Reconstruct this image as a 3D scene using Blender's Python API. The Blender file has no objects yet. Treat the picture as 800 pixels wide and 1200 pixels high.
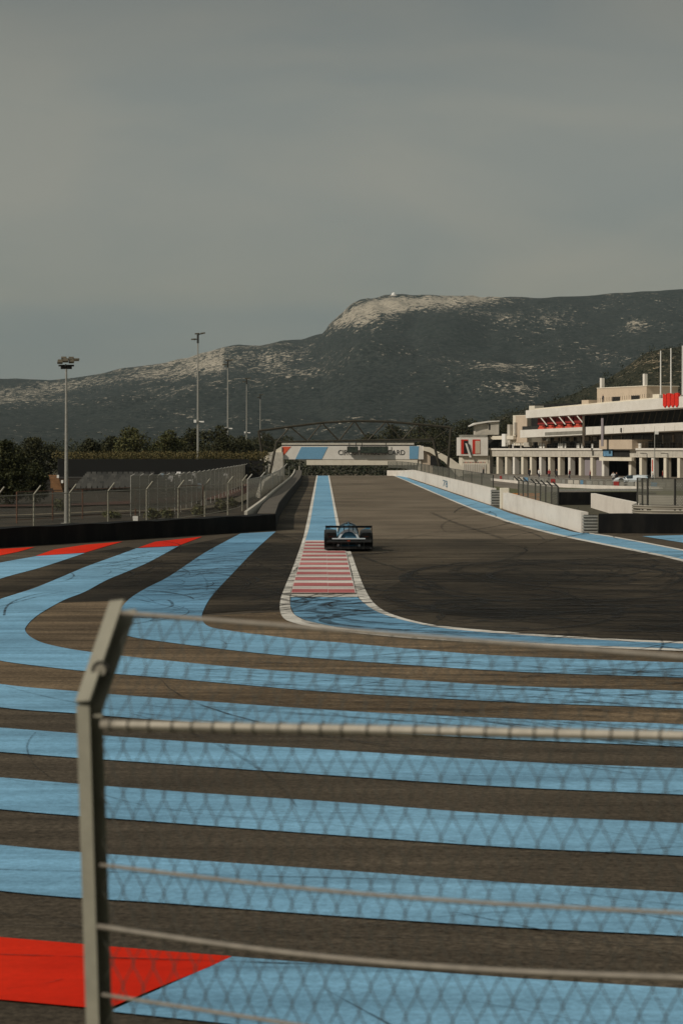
import bpy, bmesh, math, random
import numpy as np
from mathutils import Vector, noise, geometry
R = math.radians
random.seed(7); rng = np.random.default_rng(7)
S = bpy.context.scene
COL = S.collection

# ------------------------------------------------------------------ camera, light, exposure
HC = 4.1            # camera height above the track
F, VX, VY = 2500.0, 378.0, 526.0
cd = bpy.data.cameras.new('camera'); cam = bpy.data.objects.new('camera', cd); COL.objects.link(cam)
cam.location = (0, 0, HC); cam.rotation_euler = (R(90), 0, 0)
cd.sensor_fit = 'VERTICAL'; cd.sensor_height = 36; cd.lens = 75
cd.shift_x = (400-VX)/1200; cd.shift_y = -(600-VY)/1200
cd.clip_start = 0.1; cd.clip_end = 20000
cd.dof.use_dof = True; cd.dof.focus_distance = 110; cd.dof.aperture_fstop = 4.9
S.camera = cam
SUN_DIR = Vector((-0.80, -0.54, 0.72)).normalized()
el = math.asin(SUN_DIR.z); rot = math.atan2(SUN_DIR.x, SUN_DIR.y)
sd = bpy.data.lights.new('sun', 'SUN'); sun = bpy.data.objects.new('sun', sd); COL.objects.link(sun)
sd.energy = 2.95; sd.angle = R(0.6); sd.color = (1.0, 0.92, 0.80)
sun.rotation_euler = (-SUN_DIR).to_track_quat('-Z', 'Y').to_euler()
W = bpy.data.worlds.new('World'); S.world = W; W.use_nodes = True
nt = W.node_tree; nt.nodes.clear()
def wn(t): return nt.nodes.new(t)
wo = wn('ShaderNodeOutputWorld'); bg = wn('ShaderNodeBackground'); bg.inputs[1].default_value = 0.1
sk = wn('ShaderNodeTexSky'); sk.sky_type = 'NISHITA'; sk.sun_disc = False
sk.sun_elevation = el; sk.sun_rotation = rot
tc = wn('ShaderNodeTexCoord'); sep = wn('ShaderNodeSeparateXYZ'); nt.links.new(tc.outputs['Generated'], sep.inputs[0])
ramp = wn('ShaderNodeValToRGB'); nt.links.new(sep.outputs['Z'], ramp.inputs[0])     # overcast: colour by elevation
cr = ramp.color_ramp
cr.elements[0].position = 0.0; cr.elements[0].color = (.175, .185, .176, 1)
cr.elements[1].position = 1.0; cr.elements[1].color = (.24, .25, .24, 1)
for p, c in ((.064, (.176, .188, .180)), (.071, (.212, .211, .187)), (.085, (.222, .220, .196)), (.12, (.220, .222, .203)), (.16, (.208, .213, .196)), (.21, (.172, .176, .163)), (.4, (.2, .21, .2))):
    e = cr.elements.new(p); e.color = (*c, 1)
mp = wn('ShaderNodeMapping'); mp.inputs['Scale'].default_value = (5, 5, 15); nt.links.new(tc.outputs['Generated'], mp.inputs[0])
nz = wn('ShaderNodeTexNoise'); nz.inputs['Scale'].default_value = 1.15; nz.inputs['Detail'].default_value = 5; nz.inputs['Roughness'].default_value = .5; nz.inputs['Distortion'].default_value = .4
nt.links.new(mp.outputs[0], nz.inputs['Vector'])
r2 = wn('ShaderNodeValToRGB'); nt.links.new(nz.outputs[0], r2.inputs[0])
r2.color_ramp.elements[0].position = .34; r2.color_ramp.elements[0].color = (.83, .89, .935, 1)
r2.color_ramp.elements[1].position = .62; r2.color_ramp.elements[1].color = (1.03, 1.02, 1.0, 1)
mul = wn('ShaderNodeMix'); mul.data_type = 'RGBA'; mul.blend_type = 'MULTIPLY'; mul.inputs[0].default_value = 1
nt.links.new(ramp.outputs[0], mul.inputs[6]); nt.links.new(r2.outputs[0], mul.inputs[7])
gain = wn('ShaderNodeMix'); gain.data_type = 'RGBA'; gain.blend_type = 'MULTIPLY'; gain.inputs[0].default_value = 1; gain.clamp_result = False
nt.links.new(mul.outputs[2], gain.inputs[6]); gain.inputs[7].default_value = (12.0, 11.8, 11.1, 1)
mx = wn('ShaderNodeMix'); mx.data_type = 'RGBA'; mx.inputs[0].default_value = .94
nt.links.new(sk.outputs[0], mx.inputs[6]); nt.links.new(gain.outputs[2], mx.inputs[7])
nt.links.new(mx.outputs[2], bg.inputs[0]); nt.links.new(bg.outputs[0], wo.inputs[0])
S.view_settings.view_transform = 'Standard'; S.view_settings.look = 'None'
S.view_settings.exposure = 0; S.view_settings.gamma = 1; S.view_settings.use_curve_mapping = False
S.render.engine = 'CYCLES'
S.cycles.volume_bounces = 0; S.cycles.transparent_max_bounces = 24

# ------------------------------------------------------------------ materials
M = {}
def mat(name, col, rough=.7, metal=0.0, spec=.3, var=0.0, vscale=3.0, col2=None, stretch=(1, 1, 1), thr=(.35, .65), bump=0.0, coord='Object', island=False, detail=6, trans=0.0):
    m = bpy.data.materials.new(name); m.use_nodes = True; n = m.node_tree; b = n.nodes['Principled BSDF']
    b.inputs['Roughness'].default_value = rough; b.inputs['Metallic'].default_value = metal
    b.inputs['Specular IOR Level'].default_value = spec
    b.inputs['Base Color'].default_value = (*col, 1)
    if col2 is None and var: col2 = tuple(c*(1-var) for c in col)
    if col2 is not None:
        if island:
            g = n.nodes.new('ShaderNodeNewGeometry'); src = g.outputs['Random Per Island']
        else:
            t = n.nodes.new('ShaderNodeTexCoord'); mpp = n.nodes.new('ShaderNodeMapping'); mpp.inputs['Scale'].default_value = stretch
            n.links.new(t.outputs[coord], mpp.inputs[0]); z = n.nodes.new('ShaderNodeTexNoise')
            z.inputs['Scale'].default_value = vscale; z.inputs['Detail'].default_value = detail; z.inputs['Roughness'].default_value = .62
            n.links.new(mpp.outputs[0], z.inputs['Vector']); src = z.outputs[0]
        r = n.nodes.new('ShaderNodeValToRGB'); n.links.new(src, r.inputs[0])
        lo, hi = (0, 1) if island else thr
        r.color_ramp.elements[0].position = lo; r.color_ramp.elements[0].color = (*col, 1)
        r.color_ramp.elements[1].position = hi; r.color_ramp.elements[1].color = (*col2, 1)
        n.links.new(r.outputs[0], b.inputs['Base Color'])
        if bump and not island:
            bp = n.nodes.new('ShaderNodeBump'); bp.inputs['Strength'].default_value = bump; bp.inputs['Distance'].default_value = .02
            n.links.new(z.outputs[0], bp.inputs['Height']); n.links.new(bp.outputs[0], b.inputs['Normal'])
    M[name] = m
    return m

def road_mat(name, base, dark, light, speck=.35, streak=.5, grime=.0, warm=None, sc=1.0):
    """asphalt / paint on asphalt: large patches, long streaks along X, fine aggregate"""
    m = bpy.data.materials.new(name); m.use_nodes = True; n = m.node_tree; b = n.nodes['Principled BSDF']
    b.inputs['Roughness'].default_value = .85; b.inputs['Specular IOR Level'].default_value = .07
    g = n.nodes.new('ShaderNodeNewGeometry')
    def nz(scale, stretch, detail=4, rough=.6):
        mm = n.nodes.new('ShaderNodeMapping'); mm.inputs['Scale'].default_value = stretch; n.links.new(g.outputs['Position'], mm.inputs[0])
        z = n.nodes.new('ShaderNodeTexNoise'); z.inputs['Scale'].default_value = scale; z.inputs['Detail'].default_value = detail; z.inputs['Roughness'].default_value = rough
        n.links.new(mm.outputs[0], z.inputs['Vector']); return z.outputs[0]
    def ramp(s, a, ca, b_, cb):
        r = n.nodes.new('ShaderNodeValToRGB'); n.links.new(s, r.inputs[0]); e = r.color_ramp.elements
        e[0].position = a; e[0].color = (*ca, 1); e[1].position = b_; e[1].color = (*cb, 1); return r.outputs[0]
    def mixm(a, b_, f, mode='MULTIPLY'):
        x = n.nodes.new('ShaderNodeMix'); x.data_type = 'RGBA'; x.blend_type = mode
        if isinstance(f, float): x.inputs[0].default_value = f
        else: n.links.new(f, x.inputs[0])
        n.links.new(a, x.inputs[6]); n.links.new(b_, x.inputs[7]); return x.outputs[2]
    c = ramp(nz(.10*sc, (1, .35, 1), 5), .38, dark, .62, light)
    c0 = n.nodes.new('ShaderNodeRGB'); c0.outputs[0].default_value = (*base, 1)
    c = mixm(c0.outputs[0], c, .75, 'MIX')
    c = mixm(c, ramp(nz(1.0*sc, (.06, 1.5, 1), 5, .7), .35, (1-streak,)*3, .66, (1+streak*.35,)*3), 1.0)
    c = mixm(c, ramp(nz(26.0, (.5, .5, 1), 3, .8), .36, (1-speck,)*3, .72, (1+speck*.9,)*3), 1.0)
    if grime:
        c = mixm(c, ramp(nz(.33, (.35, .5, 1), 6, .72), .42, (1-grime, 1-grime, 1-grime), .6, (1, 1, 1)), 1.0)
    n.links.new(c, b.inputs['Base Color'])
    M[name] = m; return m

road_mat('runoff_asphalt', (.112, .089, .064), (.085, .069, .051), (.138, .109, .076), .5, .42, .25)
road_mat('warm_asphalt', (.225, .162, .10), (.165, .12, .078), (.28, .20, .122), .45, .55, .35)
road_mat('dark_asphalt', (.072, .058, .041), (.030, .026, .020), (.13, .10, .066), .45, .62, .6)
road_mat('apron_asphalt', (.100, .080, .056), (.055, .046, .034), (.135, .106, .072), .4, .45, .45)
road_mat('track_asphalt', (.21, .168, .12), (.165, .13, .093), (.25, .20, .145), .35, .34, .3)
road_mat('dusty_asphalt', (.15, .12, .085), (.07, .057, .042), (.20, .16, .11), .4, .5, .6)
road_mat('pit_asphalt', (.20, .17, .14), (.16, .14, .11), (.24, .2, .165), .2, .2, .1)
road_mat('blue_paint', (.23, .455, .64), (.19, .40, .58), (.255, .49, .68), .2, .26, .22)
road_mat('worn_blue_paint', (.185, .39, .575), (.13, .30, .46), (.215, .44, .64), .2, .36, .30)
road_mat('red_paint', (.72, .022, .005), (.56, .016, .004), (.76, .04, .010), .08, .10, .08)
road_mat('white_paint', (.80, .76, .69), (.62, .58, .51), (.78, .74, .67), .12, .15, .22)
road_mat('kerb_red', (.60, .19, .19), (.46, .12, .12), (.66, .26, .25), .15, .45, .3)
road_mat('kerb_white', (.76, .68, .62), (.64, .54, .50), (.80, .74, .68), .12, .4, .3)
mat('tyre_mark', (.014, .013, .011), .8)
m = M['tyre_mark']; n = m.node_tree; b = n.nodes['Principled BSDF']
g = n.nodes.new('ShaderNodeNewGeometry'); z = n.nodes.new('ShaderNodeTexNoise'); z.inputs['Scale'].default_value = 1.7; z.inputs['Detail'].default_value = 6; z.inputs['Roughness'].default_value = .75
n.links.new(g.outputs['Position'], z.inputs['Vector']); rr = n.nodes.new('ShaderNodeMapRange'); rr.inputs[1].default_value = .38; rr.inputs[2].default_value = .66; rr.inputs[3].default_value = .08; rr.inputs[4].default_value = .95
n.links.new(z.outputs[0], rr.inputs[0])
mi = n.nodes.new('ShaderNodeMath'); mi.operation = 'MULTIPLY'; rm = n.nodes.new('ShaderNodeMapRange'); rm.inputs[3].default_value = .35; rm.inputs[4].default_value = 1
n.links.new(g.outputs['Random Per Island'], rm.inputs[0]); n.links.new(rr.outputs[0], mi.inputs[0]); n.links.new(rm.outputs[0], mi.inputs[1])
n.links.new(mi.outputs[0], b.inputs['Alpha'])

def mesh_mat(name, col, alpha, pitch=None, metal=.3):
    """woven wire netting seen from afar: vertical and horizontal wires cut out of the sheet"""
    m = mat(name, col, .5, metal)
    n = m.node_tree; b = n.nodes['Principled BSDF']
    t = n.nodes.new('ShaderNodeUVMap'); sp = n.nodes.new('ShaderNodeSeparateXYZ'); n.links.new(t.outputs[0], sp.inputs[0])
    outs = []
    for i, sgn in enumerate((1, -1)):
        a = n.nodes.new('ShaderNodeMath'); a.operation = 'MULTIPLY_ADD'; a.inputs[1].default_value = sgn*.5
        n.links.new(sp.outputs[1], a.inputs[0]); n.links.new(sp.outputs[0], a.inputs[2])
        d = n.nodes.new('ShaderNodeMath'); d.operation = 'DIVIDE'; d.inputs[1].default_value = pitch; n.links.new(a.outputs[0], d.inputs[0])
        f = n.nodes.new('ShaderNodeMath'); f.operation = 'FRACT'; n.links.new(d.outputs[0], f.inputs[0])
        c = n.nodes.new('ShaderNodeMath'); c.operation = 'LESS_THAN'; c.inputs[1].default_value = alpha; n.links.new(f.outputs[0], c.inputs[0]); outs.append(c)
    mm = n.nodes.new('ShaderNodeMath'); mm.operation = 'MAXIMUM'; n.links.new(outs[0].outputs[0], mm.inputs[0]); n.links.new(outs[1].outputs[0], mm.inputs[1])
    n.links.new(mm.outputs[0], b.inputs['Alpha'])
mesh_mat('wire_netting', (.20, .185, .15), .13, .12)
mesh_mat('dense_netting', (.25, .235, .195), .50, .10)
mesh_mat('green_netting', (.15, .145, .115), .45, .09)

mat('galvanised', (.36, .35, .31), .55, .25, var=.3, vscale=9)
mat('post_steel', (.27, .255, .20), .6, .15, var=.22, vscale=14, thr=(.3, .7))
mat('rail_steel', (.36, .325, .265), .5, .2, var=.25, vscale=20)
mat('mesh_wire', (.085, .082, .068), .6, .3)
mat('tension_wire', (.25, .22, .18), .55, .2, var=.25, vscale=30)
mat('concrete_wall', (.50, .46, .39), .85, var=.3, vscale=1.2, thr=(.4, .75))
mat('white_wall', (.70, .645, .575), .8, col2=(.54, .49, .43), vscale=.8, thr=(.45, .8), stretch=(1, .4, 1))
mat('cream_wall', (.66, .60, .49), .85, col2=(.54, .48, .38), vscale=.6, thr=(.45, .85))
mat('beige_wall', (.52, .42, .315), .85, col2=(.43, .345, .26), vscale=.5, thr=(.4, .8))
mat('grey_wall', (.25, .235, .20), .85, var=.3, vscale=.8)
mat('roof_white', (.70, .66, .60), .6, col2=(.58, .54, .47), vscale=.5, thr=(.4, .8))
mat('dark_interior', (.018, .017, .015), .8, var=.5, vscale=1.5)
mat('brown_glass', (.05, .04, .03), .25, col2=(.12, .09, .06), vscale=2.2, spec=.5)
mat('black_rubber', (.006, .006, .006), .8, spec=.12, col2=(.020, .018, .015), vscale=1.6, thr=(.45, .8), stretch=(1, 1, .3))
mat('grey_rubber', (.115, .098, .078), .9, col2=(.065, .056, .045), vscale=1.1)  # grey-brown for the barrier top, lighter than its black sides
mat('red_steel', (.55, .035, .02), .5, var=.2)
mat('awning_red', (.30, .03, .025), .7, var=.3)
mat('seat_red', (.62, .10, .06), .7, var=.3, vscale=2)
mat('banner_red', (.75, .03, .015), .7, var=.35, vscale=4)
mat('banner_blue', (.06, .14, .24), .7, col2=(.15, .30, .42), vscale=3)
mat('banner_purple', (.24, .21, .22), .7)
mat('panel_blue', (.16, .34, .50), .6, var=.12)
mat('panel_orange', (.68, .11, .05), .6, var=.12)
mat('letter_dark', (.05, .05, .05), .6)
mat('letter_blue', (.10, .18, .24), .7)
mat('screen_dark', (.02, .028, .022), .25, col2=(.05, .06, .045), vscale=2, spec=.5)
mat('truss_steel', (.060, .052, .036), .6, .3, var=.3)
mat('dark_steel', (.05, .048, .042), .5, .4)
mat('lamp_housing', (.12, .10, .065), .5, .2, var=.3)
mat('lamp_glass', (.75, .72, .62), .2, 0, .6)
mat('white_plastic', (.75, .73, .68), .5)
mat('seat_grey', (.085, .082, .072), .6, col2=(.03, .03, .027), island=True)
mat('seat_white', (.62, .60, .58), .6)
mat('seat_blue', (.20, .27, .33), .6)
mat('terrace_concrete', (.04, .035, .028), .9, var=.4, vscale=1.2)
mat('stair_timber', (.24, .125, .055), .8, var=.35, vscale=3)
mat('rusty_steel', (.16, .075, .045), .8, var=.4, vscale=3)
mat('orange_plastic', (.65, .26, .08), .6, var=.2)
mat('bark', (.09, .065, .045), .9, var=.4, vscale=4)
mat('leaf_dark', (.022, .026, .012), .7, col2=(.062, .058, .024), island=True, spec=.15)
mat('leaf_mid', (.040, .048, .018), .7, col2=(.11, .10, .036), island=True, spec=.15)
mat('leaf_pine', (.020, .026, .012), .7, col2=(.062, .062, .022), island=True, spec=.15)
mat('leaf_brown_lit', (.20, .155, .065), .8, col2=(.065, .06, .026), island=True, spec=.1)  # brown leaves, brightened for the sunlit crest of the hedge
mat('leaf_hill', (.020, .027, .017), .8, col2=(.058, .058, .033), island=True, spec=.1)
mat('wood_leaf', (.020, .025, .014), .8, col2=(.05, .05, .026), island=True, spec=.1)
for nm in ('leaf_dark', 'leaf_mid', 'leaf_pine', 'leaf_brown_lit'):
    pass
mat('earth', (.050, .036, .021), .95, col2=(.018, .015, .010), vscale=.45, thr=(.38, .64), bump=.4, coord='Object')
mat('dry_ground', (.07, .06, .035), .95, col2=(.035, .032, .018), vscale=.05, thr=(.38, .62))
mat('red_earth', (.085, .035, .022), .95, var=.4, vscale=.8)
mat('pale_dirt', (.24, .20, .135), .95, col2=(.14, .11, .07), vscale=.6)
mat('hedge_shade', (.010, .010, .009), .9)  # black of the sheet that darkens the hedge front
mat('grass', (.070, .078, .028), .95, col2=(.11, .095, .04), vscale=.5, thr=(.4, .66))
mat('rock', (.42, .36, .27), .9, col2=(.26, .22, .16), vscale=.12)
# race cars
mat('carbon', (.010, .011, .011), .45, col2=(.018, .018, .017), vscale=9, spec=.5)
mat('car_white', (.50, .56, .60), .3, spec=.5)
mat('car_blue', (.05, .17, .27), .3, spec=.5)
mat('car_paint_white', (.62, .66, .68), .3, spec=.5)
mat('car_lightblue', (.30, .45, .52), .3, spec=.5)
mat('car_glass', (.02, .035, .045), .08, spec=.8)
mat('tyre', (.014, .014, .014), .85, var=.3, vscale=20)
mat('rim', (.10, .11, .10), .35, .7)
mat('tail_red', (.20, .035, .015), .4)
mat('yellow_paint', (.45, .42, .2), .5)
mat('green_paint', (.10, .30, .22), .5)

def person_mat(name, shirt, trousers):
    m = mat(name, shirt, .8); n = m.node_tree; b = n.nodes['Principled BSDF']
    t = n.nodes.new('ShaderNodeTexCoord'); s = n.nodes.new('ShaderNodeSeparateXYZ'); n.links.new(t.outputs['Object'], s.inputs[0])
    r = n.nodes.new('ShaderNodeValToRGB'); r.color_ramp.interpolation = 'CONSTANT'; d = n.nodes.new('ShaderNodeMath'); d.operation = 'DIVIDE'; d.inputs[1].default_value = 2
    n.links.new(s.outputs[2], d.inputs[0]); n.links.new(d.outputs[0], r.inputs[0]); e = r.color_ramp.elements
    e[0].position = 0; e[0].color = (.02, .02, .02, 1); e[1].position = .04; e[1].color = (*trousers, 1)
    for p, c in ((.47, shirt), (.735, (.42, .25, .17)), (.83, (.05, .035, .02))):
        q = e.new(p); q.color = (*c, 1)
    n.links.new(r.outputs[0], b.inputs['Base Color'])
# crew clothing
person_mat('crew_dark', (.03, .03, .035), (.02, .02, .022))
person_mat('crew_white', (.6, .58, .55), (.03, .03, .04))
person_mat('crew_red', (.25, .03, .03), (.03, .03, .04))

# ------------------------------------------------------------------ mesh helpers
LOC = {}
class MB:
    def __init__(s): s.v = []; s.f = []; s.m = []; s.uv = {}
    def face(s, pts, mi=0, uv=None):
        k = len(s.v); s.v += [tuple(p) for p in pts]; s.f.append(tuple(range(k, k+len(pts)))); s.m.append(mi)
        if uv: s.uv[len(s.f)-1] = uv
    def grid(s, rows, mi=0, closed=False):
        k = len(s.v); nn = len(rows[0])
        for r in rows: s.v += [tuple(p) for p in r]
        for i in range(len(rows)-1):
            for j in range(nn if closed else nn-1):
                j2 = (j+1) % nn
                s.f.append((k+i*nn+j, k+i*nn+j2, k+(i+1)*nn+j2, k+(i+1)*nn+j)); s.m.append(mi)
        return k
    def box(s, x0, x1, y0, y1, z0, z1, mi=0):
        if x0 > x1: x0, x1 = x1, x0
        if y0 > y1: y0, y1 = y1, y0
        if z0 > z1: z0, z1 = z1, z0
        k = len(s.v)
        s.v += [(x0,y0,z0),(x1,y0,z0),(x1,y1,z0),(x0,y1,z0),(x0,y0,z1),(x1,y0,z1),(x1,y1,z1),(x0,y1,z1)]
        for q in ((0,3,2,1),(4,5,6,7),(0,1,5,4),(1,2,6,5),(2,3,7,6),(3,0,4,7)):
            s.f.append(tuple(k+i for i in q)); s.m.append(mi)
    def prism(s, poly, y0, y1, mi=0, axis='y'):
        """poly = [(a, z)...] extruded along y (axis 'y': a=x) or x (axis 'x': a=y) or z (axis 'z': poly=(x,y))"""
        def P(a, z, t): return (a, t, z) if axis == 'y' else ((t, a, z) if axis == 'x' else (a, z, t))
        n = len(poly); k = len(s.v)
        s.v += [P(a, z, y0) for a, z in poly] + [P(a, z, y1) for a, z in poly]
        s.f.append(tuple(k+i for i in range(n))); s.m.append(mi)
        s.f.append(tuple(k+n+i for i in reversed(range(n)))); s.m.append(mi)
        for i in range(n):
            j = (i+1) % n; s.f.append((k+j, k+i, k+n+i, k+n+j)); s.m.append(mi)
    def tube(s, p0, p1, r0, r1=None, n=8, mi=0, cap=True):
        if r1 is None: r1 = r0
        p0 = Vector(p0); p1 = Vector(p1); d = (p1-p0)
        if d.length < 1e-6: return
        d.normalize(); a = d.orthogonal().normalized(); b = d.cross(a); k = len(s.v)
        for p, r in ((p0, r0), (p1, r1)):
            for i in range(n):
                t = 2*math.pi*i/n; s.v.append(tuple(p+(a*math.cos(t)+b*math.sin(t))*r))
        for i in range(n):
            j = (i+1) % n; s.f.append((k+i, k+j, k+n+j, k+n+i)); s.m.append(mi)
        if cap:
            s.f.append(tuple(k+i for i in reversed(range(n)))); s.m.append(mi)
            s.f.append(tuple(k+n+i for i in range(n))); s.m.append(mi)
    def path(s, pts, r, n=6, mi=0):
        pts = [Vector(p) for p in pts]; rows = []; ref = None
        for i, p in enumerate(pts):
            d = (pts[min(i+1, len(pts)-1)]-pts[max(i-1, 0)]).normalized()
            if ref is None: ref = d.orthogonal().normalized()
            a = (ref-d*ref.dot(d)).normalized(); ref = a; b = d.cross(a)
            rr = r[i] if isinstance(r, (list, tuple)) else r
            rows.append([p+(a*math.cos(2*math.pi*j/n)+b*math.sin(2*math.pi*j/n))*rr for j in range(n)])
        k = s.grid(rows, mi, closed=True)
        s.f.append(tuple(k+i for i in reversed(range(n)))); s.m.append(mi)
        e = k+(len(rows)-1)*n; s.f.append(tuple(e+i for i in range(n))); s.m.append(mi)
    def build(s, name, mats, parent=None, world=False, smooth=False, root=None, bevel=0):
        me = bpy.data.meshes.new(name)
        v = s.v
        if world:
            o = LOC[(root or parent).name]; v = [(a-o[0], b-o[1], c-o[2]) for a, b, c in v]
        me.from_pydata(v, [], s.f)
        if isinstance(mats, str): mats = [mats]
        for m_ in mats: me.materials.append(M[m_])
        if len(mats) > 1: me.polygons.foreach_set('material_index', s.m)
        if smooth: me.polygons.foreach_set('use_smooth', [True]*len(s.f))
        if s.uv:
            ul = me.uv_layers.new(name='UVMap')
            for fi, uv in s.uv.items():
                p = me.polygons[fi]
                for q, li in enumerate(p.loop_indices): ul.data[li].uv = uv[q]
        me.update()
        o = bpy.data.objects.new(name, me); COL.objects.link(o)
        if parent: o.parent = parent
        if bevel:
            bv = o.modifiers.new('bevel', 'BEVEL'); bv.width = bevel; bv.segments = 2; bv.limit_method = 'ANGLE'
        return o
def tag(o, label=None, cat=None, group=None, kind=None):
    if label: o['label'] = label
    if cat: o['category'] = cat
    if group: o['group'] = group
    if kind: o['kind'] = kind
    return o
def thing(name, loc, label, cat, group=None, rz=0, kind=None):
    o = bpy.data.objects.new(name, None); COL.objects.link(o); o.location = loc; o.rotation_euler = (0, 0, rz)
    o.empty_display_size = .3; LOC[o.name] = tuple(loc); return tag(o, label, cat, group, kind)
def copy_tree(o, parent=None):
    c = o.copy(); COL.objects.link(c); c.parent = parent
    for ch in list(o.children): copy_tree(ch, c)
    LOC[c.name] = tuple(c.location); return c
def struct(mb, name, m, smooth=False): return tag(mb.build(name, m, smooth=smooth), kind='structure')

def sm(a, b, x):
    t = min(1, max(0, (x-a)/(b-a))); return t*t*(3-2*t)
def gz(x, y):
    """ground height: level circuit, the straight falls away over a crest, the pits lie a little lower"""
    pit = -.75*sm(15, 27, x)*sm(170, 280, y)
    dip = -3.6*sm(325, 392, y)*sm(-15, -9, x)*(1-sm(19, 26, x))*(1-sm(480, 700, y))
    bank = 0
    return pit+dip+bank
def G(px, py, z=0.0):
    """point of the level ground that the photo shows at this pixel"""
    Y = F*(HC-z)/(py-VY); return ((px-VX)*Y/F, Y)
def cr_spline(pts, n=8):
    out = []
    for i in range(len(pts)-1):
        p0 = pts[max(i-1, 0)]; p1 = pts[i]; p2 = pts[i+1]; p3 = pts[min(i+2, len(pts)-1)]
        for k in range(n):
            t = k/n
            out.append(tuple(.5*((2*b)+(-a+c)*t+(2*a-5*b+4*c-d)*t*t+(-a+3*b-3*c+d)*t**3) for a, b, c, d in zip(p0, p1, p2, p3)))
    out.append(pts[-1]); return out
def sheet(name, poly, m, z):
    tri = geometry.tessellate_polygon([[Vector((x, y, 0)) for x, y in poly]])
    mb = MB(); mb.v = [(x, y, z) for x, y in poly]
    for t in tri:
        a, b, c = (Vector(mb.v[i]) for i in t)
        nrm = (b-a).cross(c-a).z
        mb.f.append(tuple(t) if nrm > 0 else tuple(reversed(t))); mb.m.append(0)
    return struct(mb, name, m)
def sheet_px(name, pts, m, z, n=1):
    """outline given where its corners lie on the ground; smoothed there"""
    w = [G(*p) for p in pts]
    return sheet(name, w, m, z)
def ext(p, left=True):
    (a, b), (c, d) = p[-2], p[-1]; q = list(p)+[(2400, d+(2400-c)*(d-b)/(c-a)*.8)]
    if p[0][0] <= -250: q = [(-1300, p[0][1]-.12*1000*(p[0][1]-VY)/700)]+q
    return q
def band(name, top, bot, m, z, smooth=6):
    top = ext(top); bot = ext(bot, len(bot) > 4 or bot[0][0] < -200)
    t = [G(*p) for p in top]; b = [G(*p) for p in bot]
    if smooth > 1: t = cr_spline(t, smooth); b = cr_spline(b, smooth)
    return sheet(name, t+list(reversed(b)), m, z)
def ribbon(mb, pts, w, z=None, mi=0):
    n = len(pts); rows = []
    for i, p in enumerate(pts):
        a = pts[max(i-1, 0)]; b = pts[min(i+1, n-1)]; dx, dy = b[0]-a[0], b[1]-a[1]; L = math.hypot(dx, dy) or 1
        ww = w[i] if isinstance(w, (list, tuple)) else w
        nx, ny = -dy/L*ww/2, dx/L*ww/2; zz = z if z is not None else 0
        if callable(zz): rows.append([(p[0]-nx, p[1]-ny, zz(*p)), (p[0]+nx, p[1]+ny, zz(*p))])
        else: rows.append([(p[0]-nx, p[1]-ny, zz), (p[0]+nx, p[1]+ny, zz)])
    k = len(mb.v)
    for r in rows: mb.v += r
    for i in range(n-1):
        mb.f.append((k+2*i, k+2*i+2, k+2*i+3, k+2*i+1)); mb.m.append(mi)

# ------------------------------------------------------------------ ground
def axis(lo, hi, dense_lo, dense_hi, step):
    a = list(np.arange(dense_lo, dense_hi+.01, step)); x = dense_lo; d = step
    while x > lo: d *= 1.35; x -= d; a.insert(0, x)
    x = dense_hi; d = step
    while x < hi: d *= 1.35; x += d; a.append(x)
    return a
xs = axis(-9500, 9500, -60, 100, 2.5); ys = axis(-600, 10500, 40, 520, 3.0)
mb = MB(); mb.grid([[(x, y, gz(x, y)-.012) for x in xs] for y in ys])
struct(mb, 'ground', 'dry_ground', True)

# run-off area asphalt
sheet('runoff_area', [(-90, 12), (90, 12), (90, 104), (30, 104), (12.6, 104), (12.2, 150), (-1.6, 150), (-2.3, 109), (-13.4, 89), (-90, 40)], 'runoff_asphalt', .002)
# warm, sandy coloured lanes between the blue bands (upper half)
sheet_px('sandy_lane', [(-250, 770), (0, 757), (60, 700), (200, 700), (237, 722), (329, 717), (360, 732), (400, 739), (500, 750), (600, 755), (800, 764), (1100, 775), (1100, 885), (800, 850), (400, 834), (125, 815), (0, 803), (-250, 810)], 'warm_asphalt', .005)
# track: straight and its near apron
def long_sheet(name, x0, x1, y0, y1, m, lift, wob=None):
    ysn = list(np.arange(y0, y1, 6.0))+[y1]
    mb = MB(); mb.grid([[(xx, y, gz(xx, y)+lift) for xx in np.linspace(x0(y) if callable(x0) else x0, x1(y) if callable(x1) else x1, 5)] for y in ysn])
    return struct(mb, name, m, True)
long_sheet('straight', -3.6, 12.25, 97, 560, 'track_asphalt', .006)
long_sheet('left_verge', -3.5, -.8, 97, 340, 'dusty_asphalt', .0085)
sheet_px('track_apron', [(411, 632.5), (700, 632.5), (735, 644), (800, 660), (1000, 712), (1150, 770), (800, 752.5), (600, 741.5), (525, 734.5), (487, 728.5), (455, 718), (437, 706), (428, 690), (419, 670)], 'apron_asphalt', .010)
sheet_px('dark_rubber_lane', [(437, 700), (480, 675), (600, 668), (800, 672), (1000, 690), (1100, 762), (800, 742), (650, 733), (540, 722), (480, 716)], 'dark_asphalt', .013)
sheet_px('rubbered_strip', [(323, 624), (354, 634), (342, 666), (328, 700), (328, 715), (290, 716), (237, 720), (250, 697), (275, 670), (300, 644)], 'dark_asphalt', .0115)
sheet_px('rubbered_strip', [(209, 641), (282, 626), (242, 647), (200, 675), (165, 695), (148, 704), (60, 707), (100, 694), (125, 680), (175, 659)], 'dark_asphalt', .010)
sheet_px('rubbered_strip', [(50, 652), (0, 679), (0, 702), (60, 681), (100, 665), (160, 643), (150, 641), (100, 648.5)], 'dark_asphalt', .010)

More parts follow.
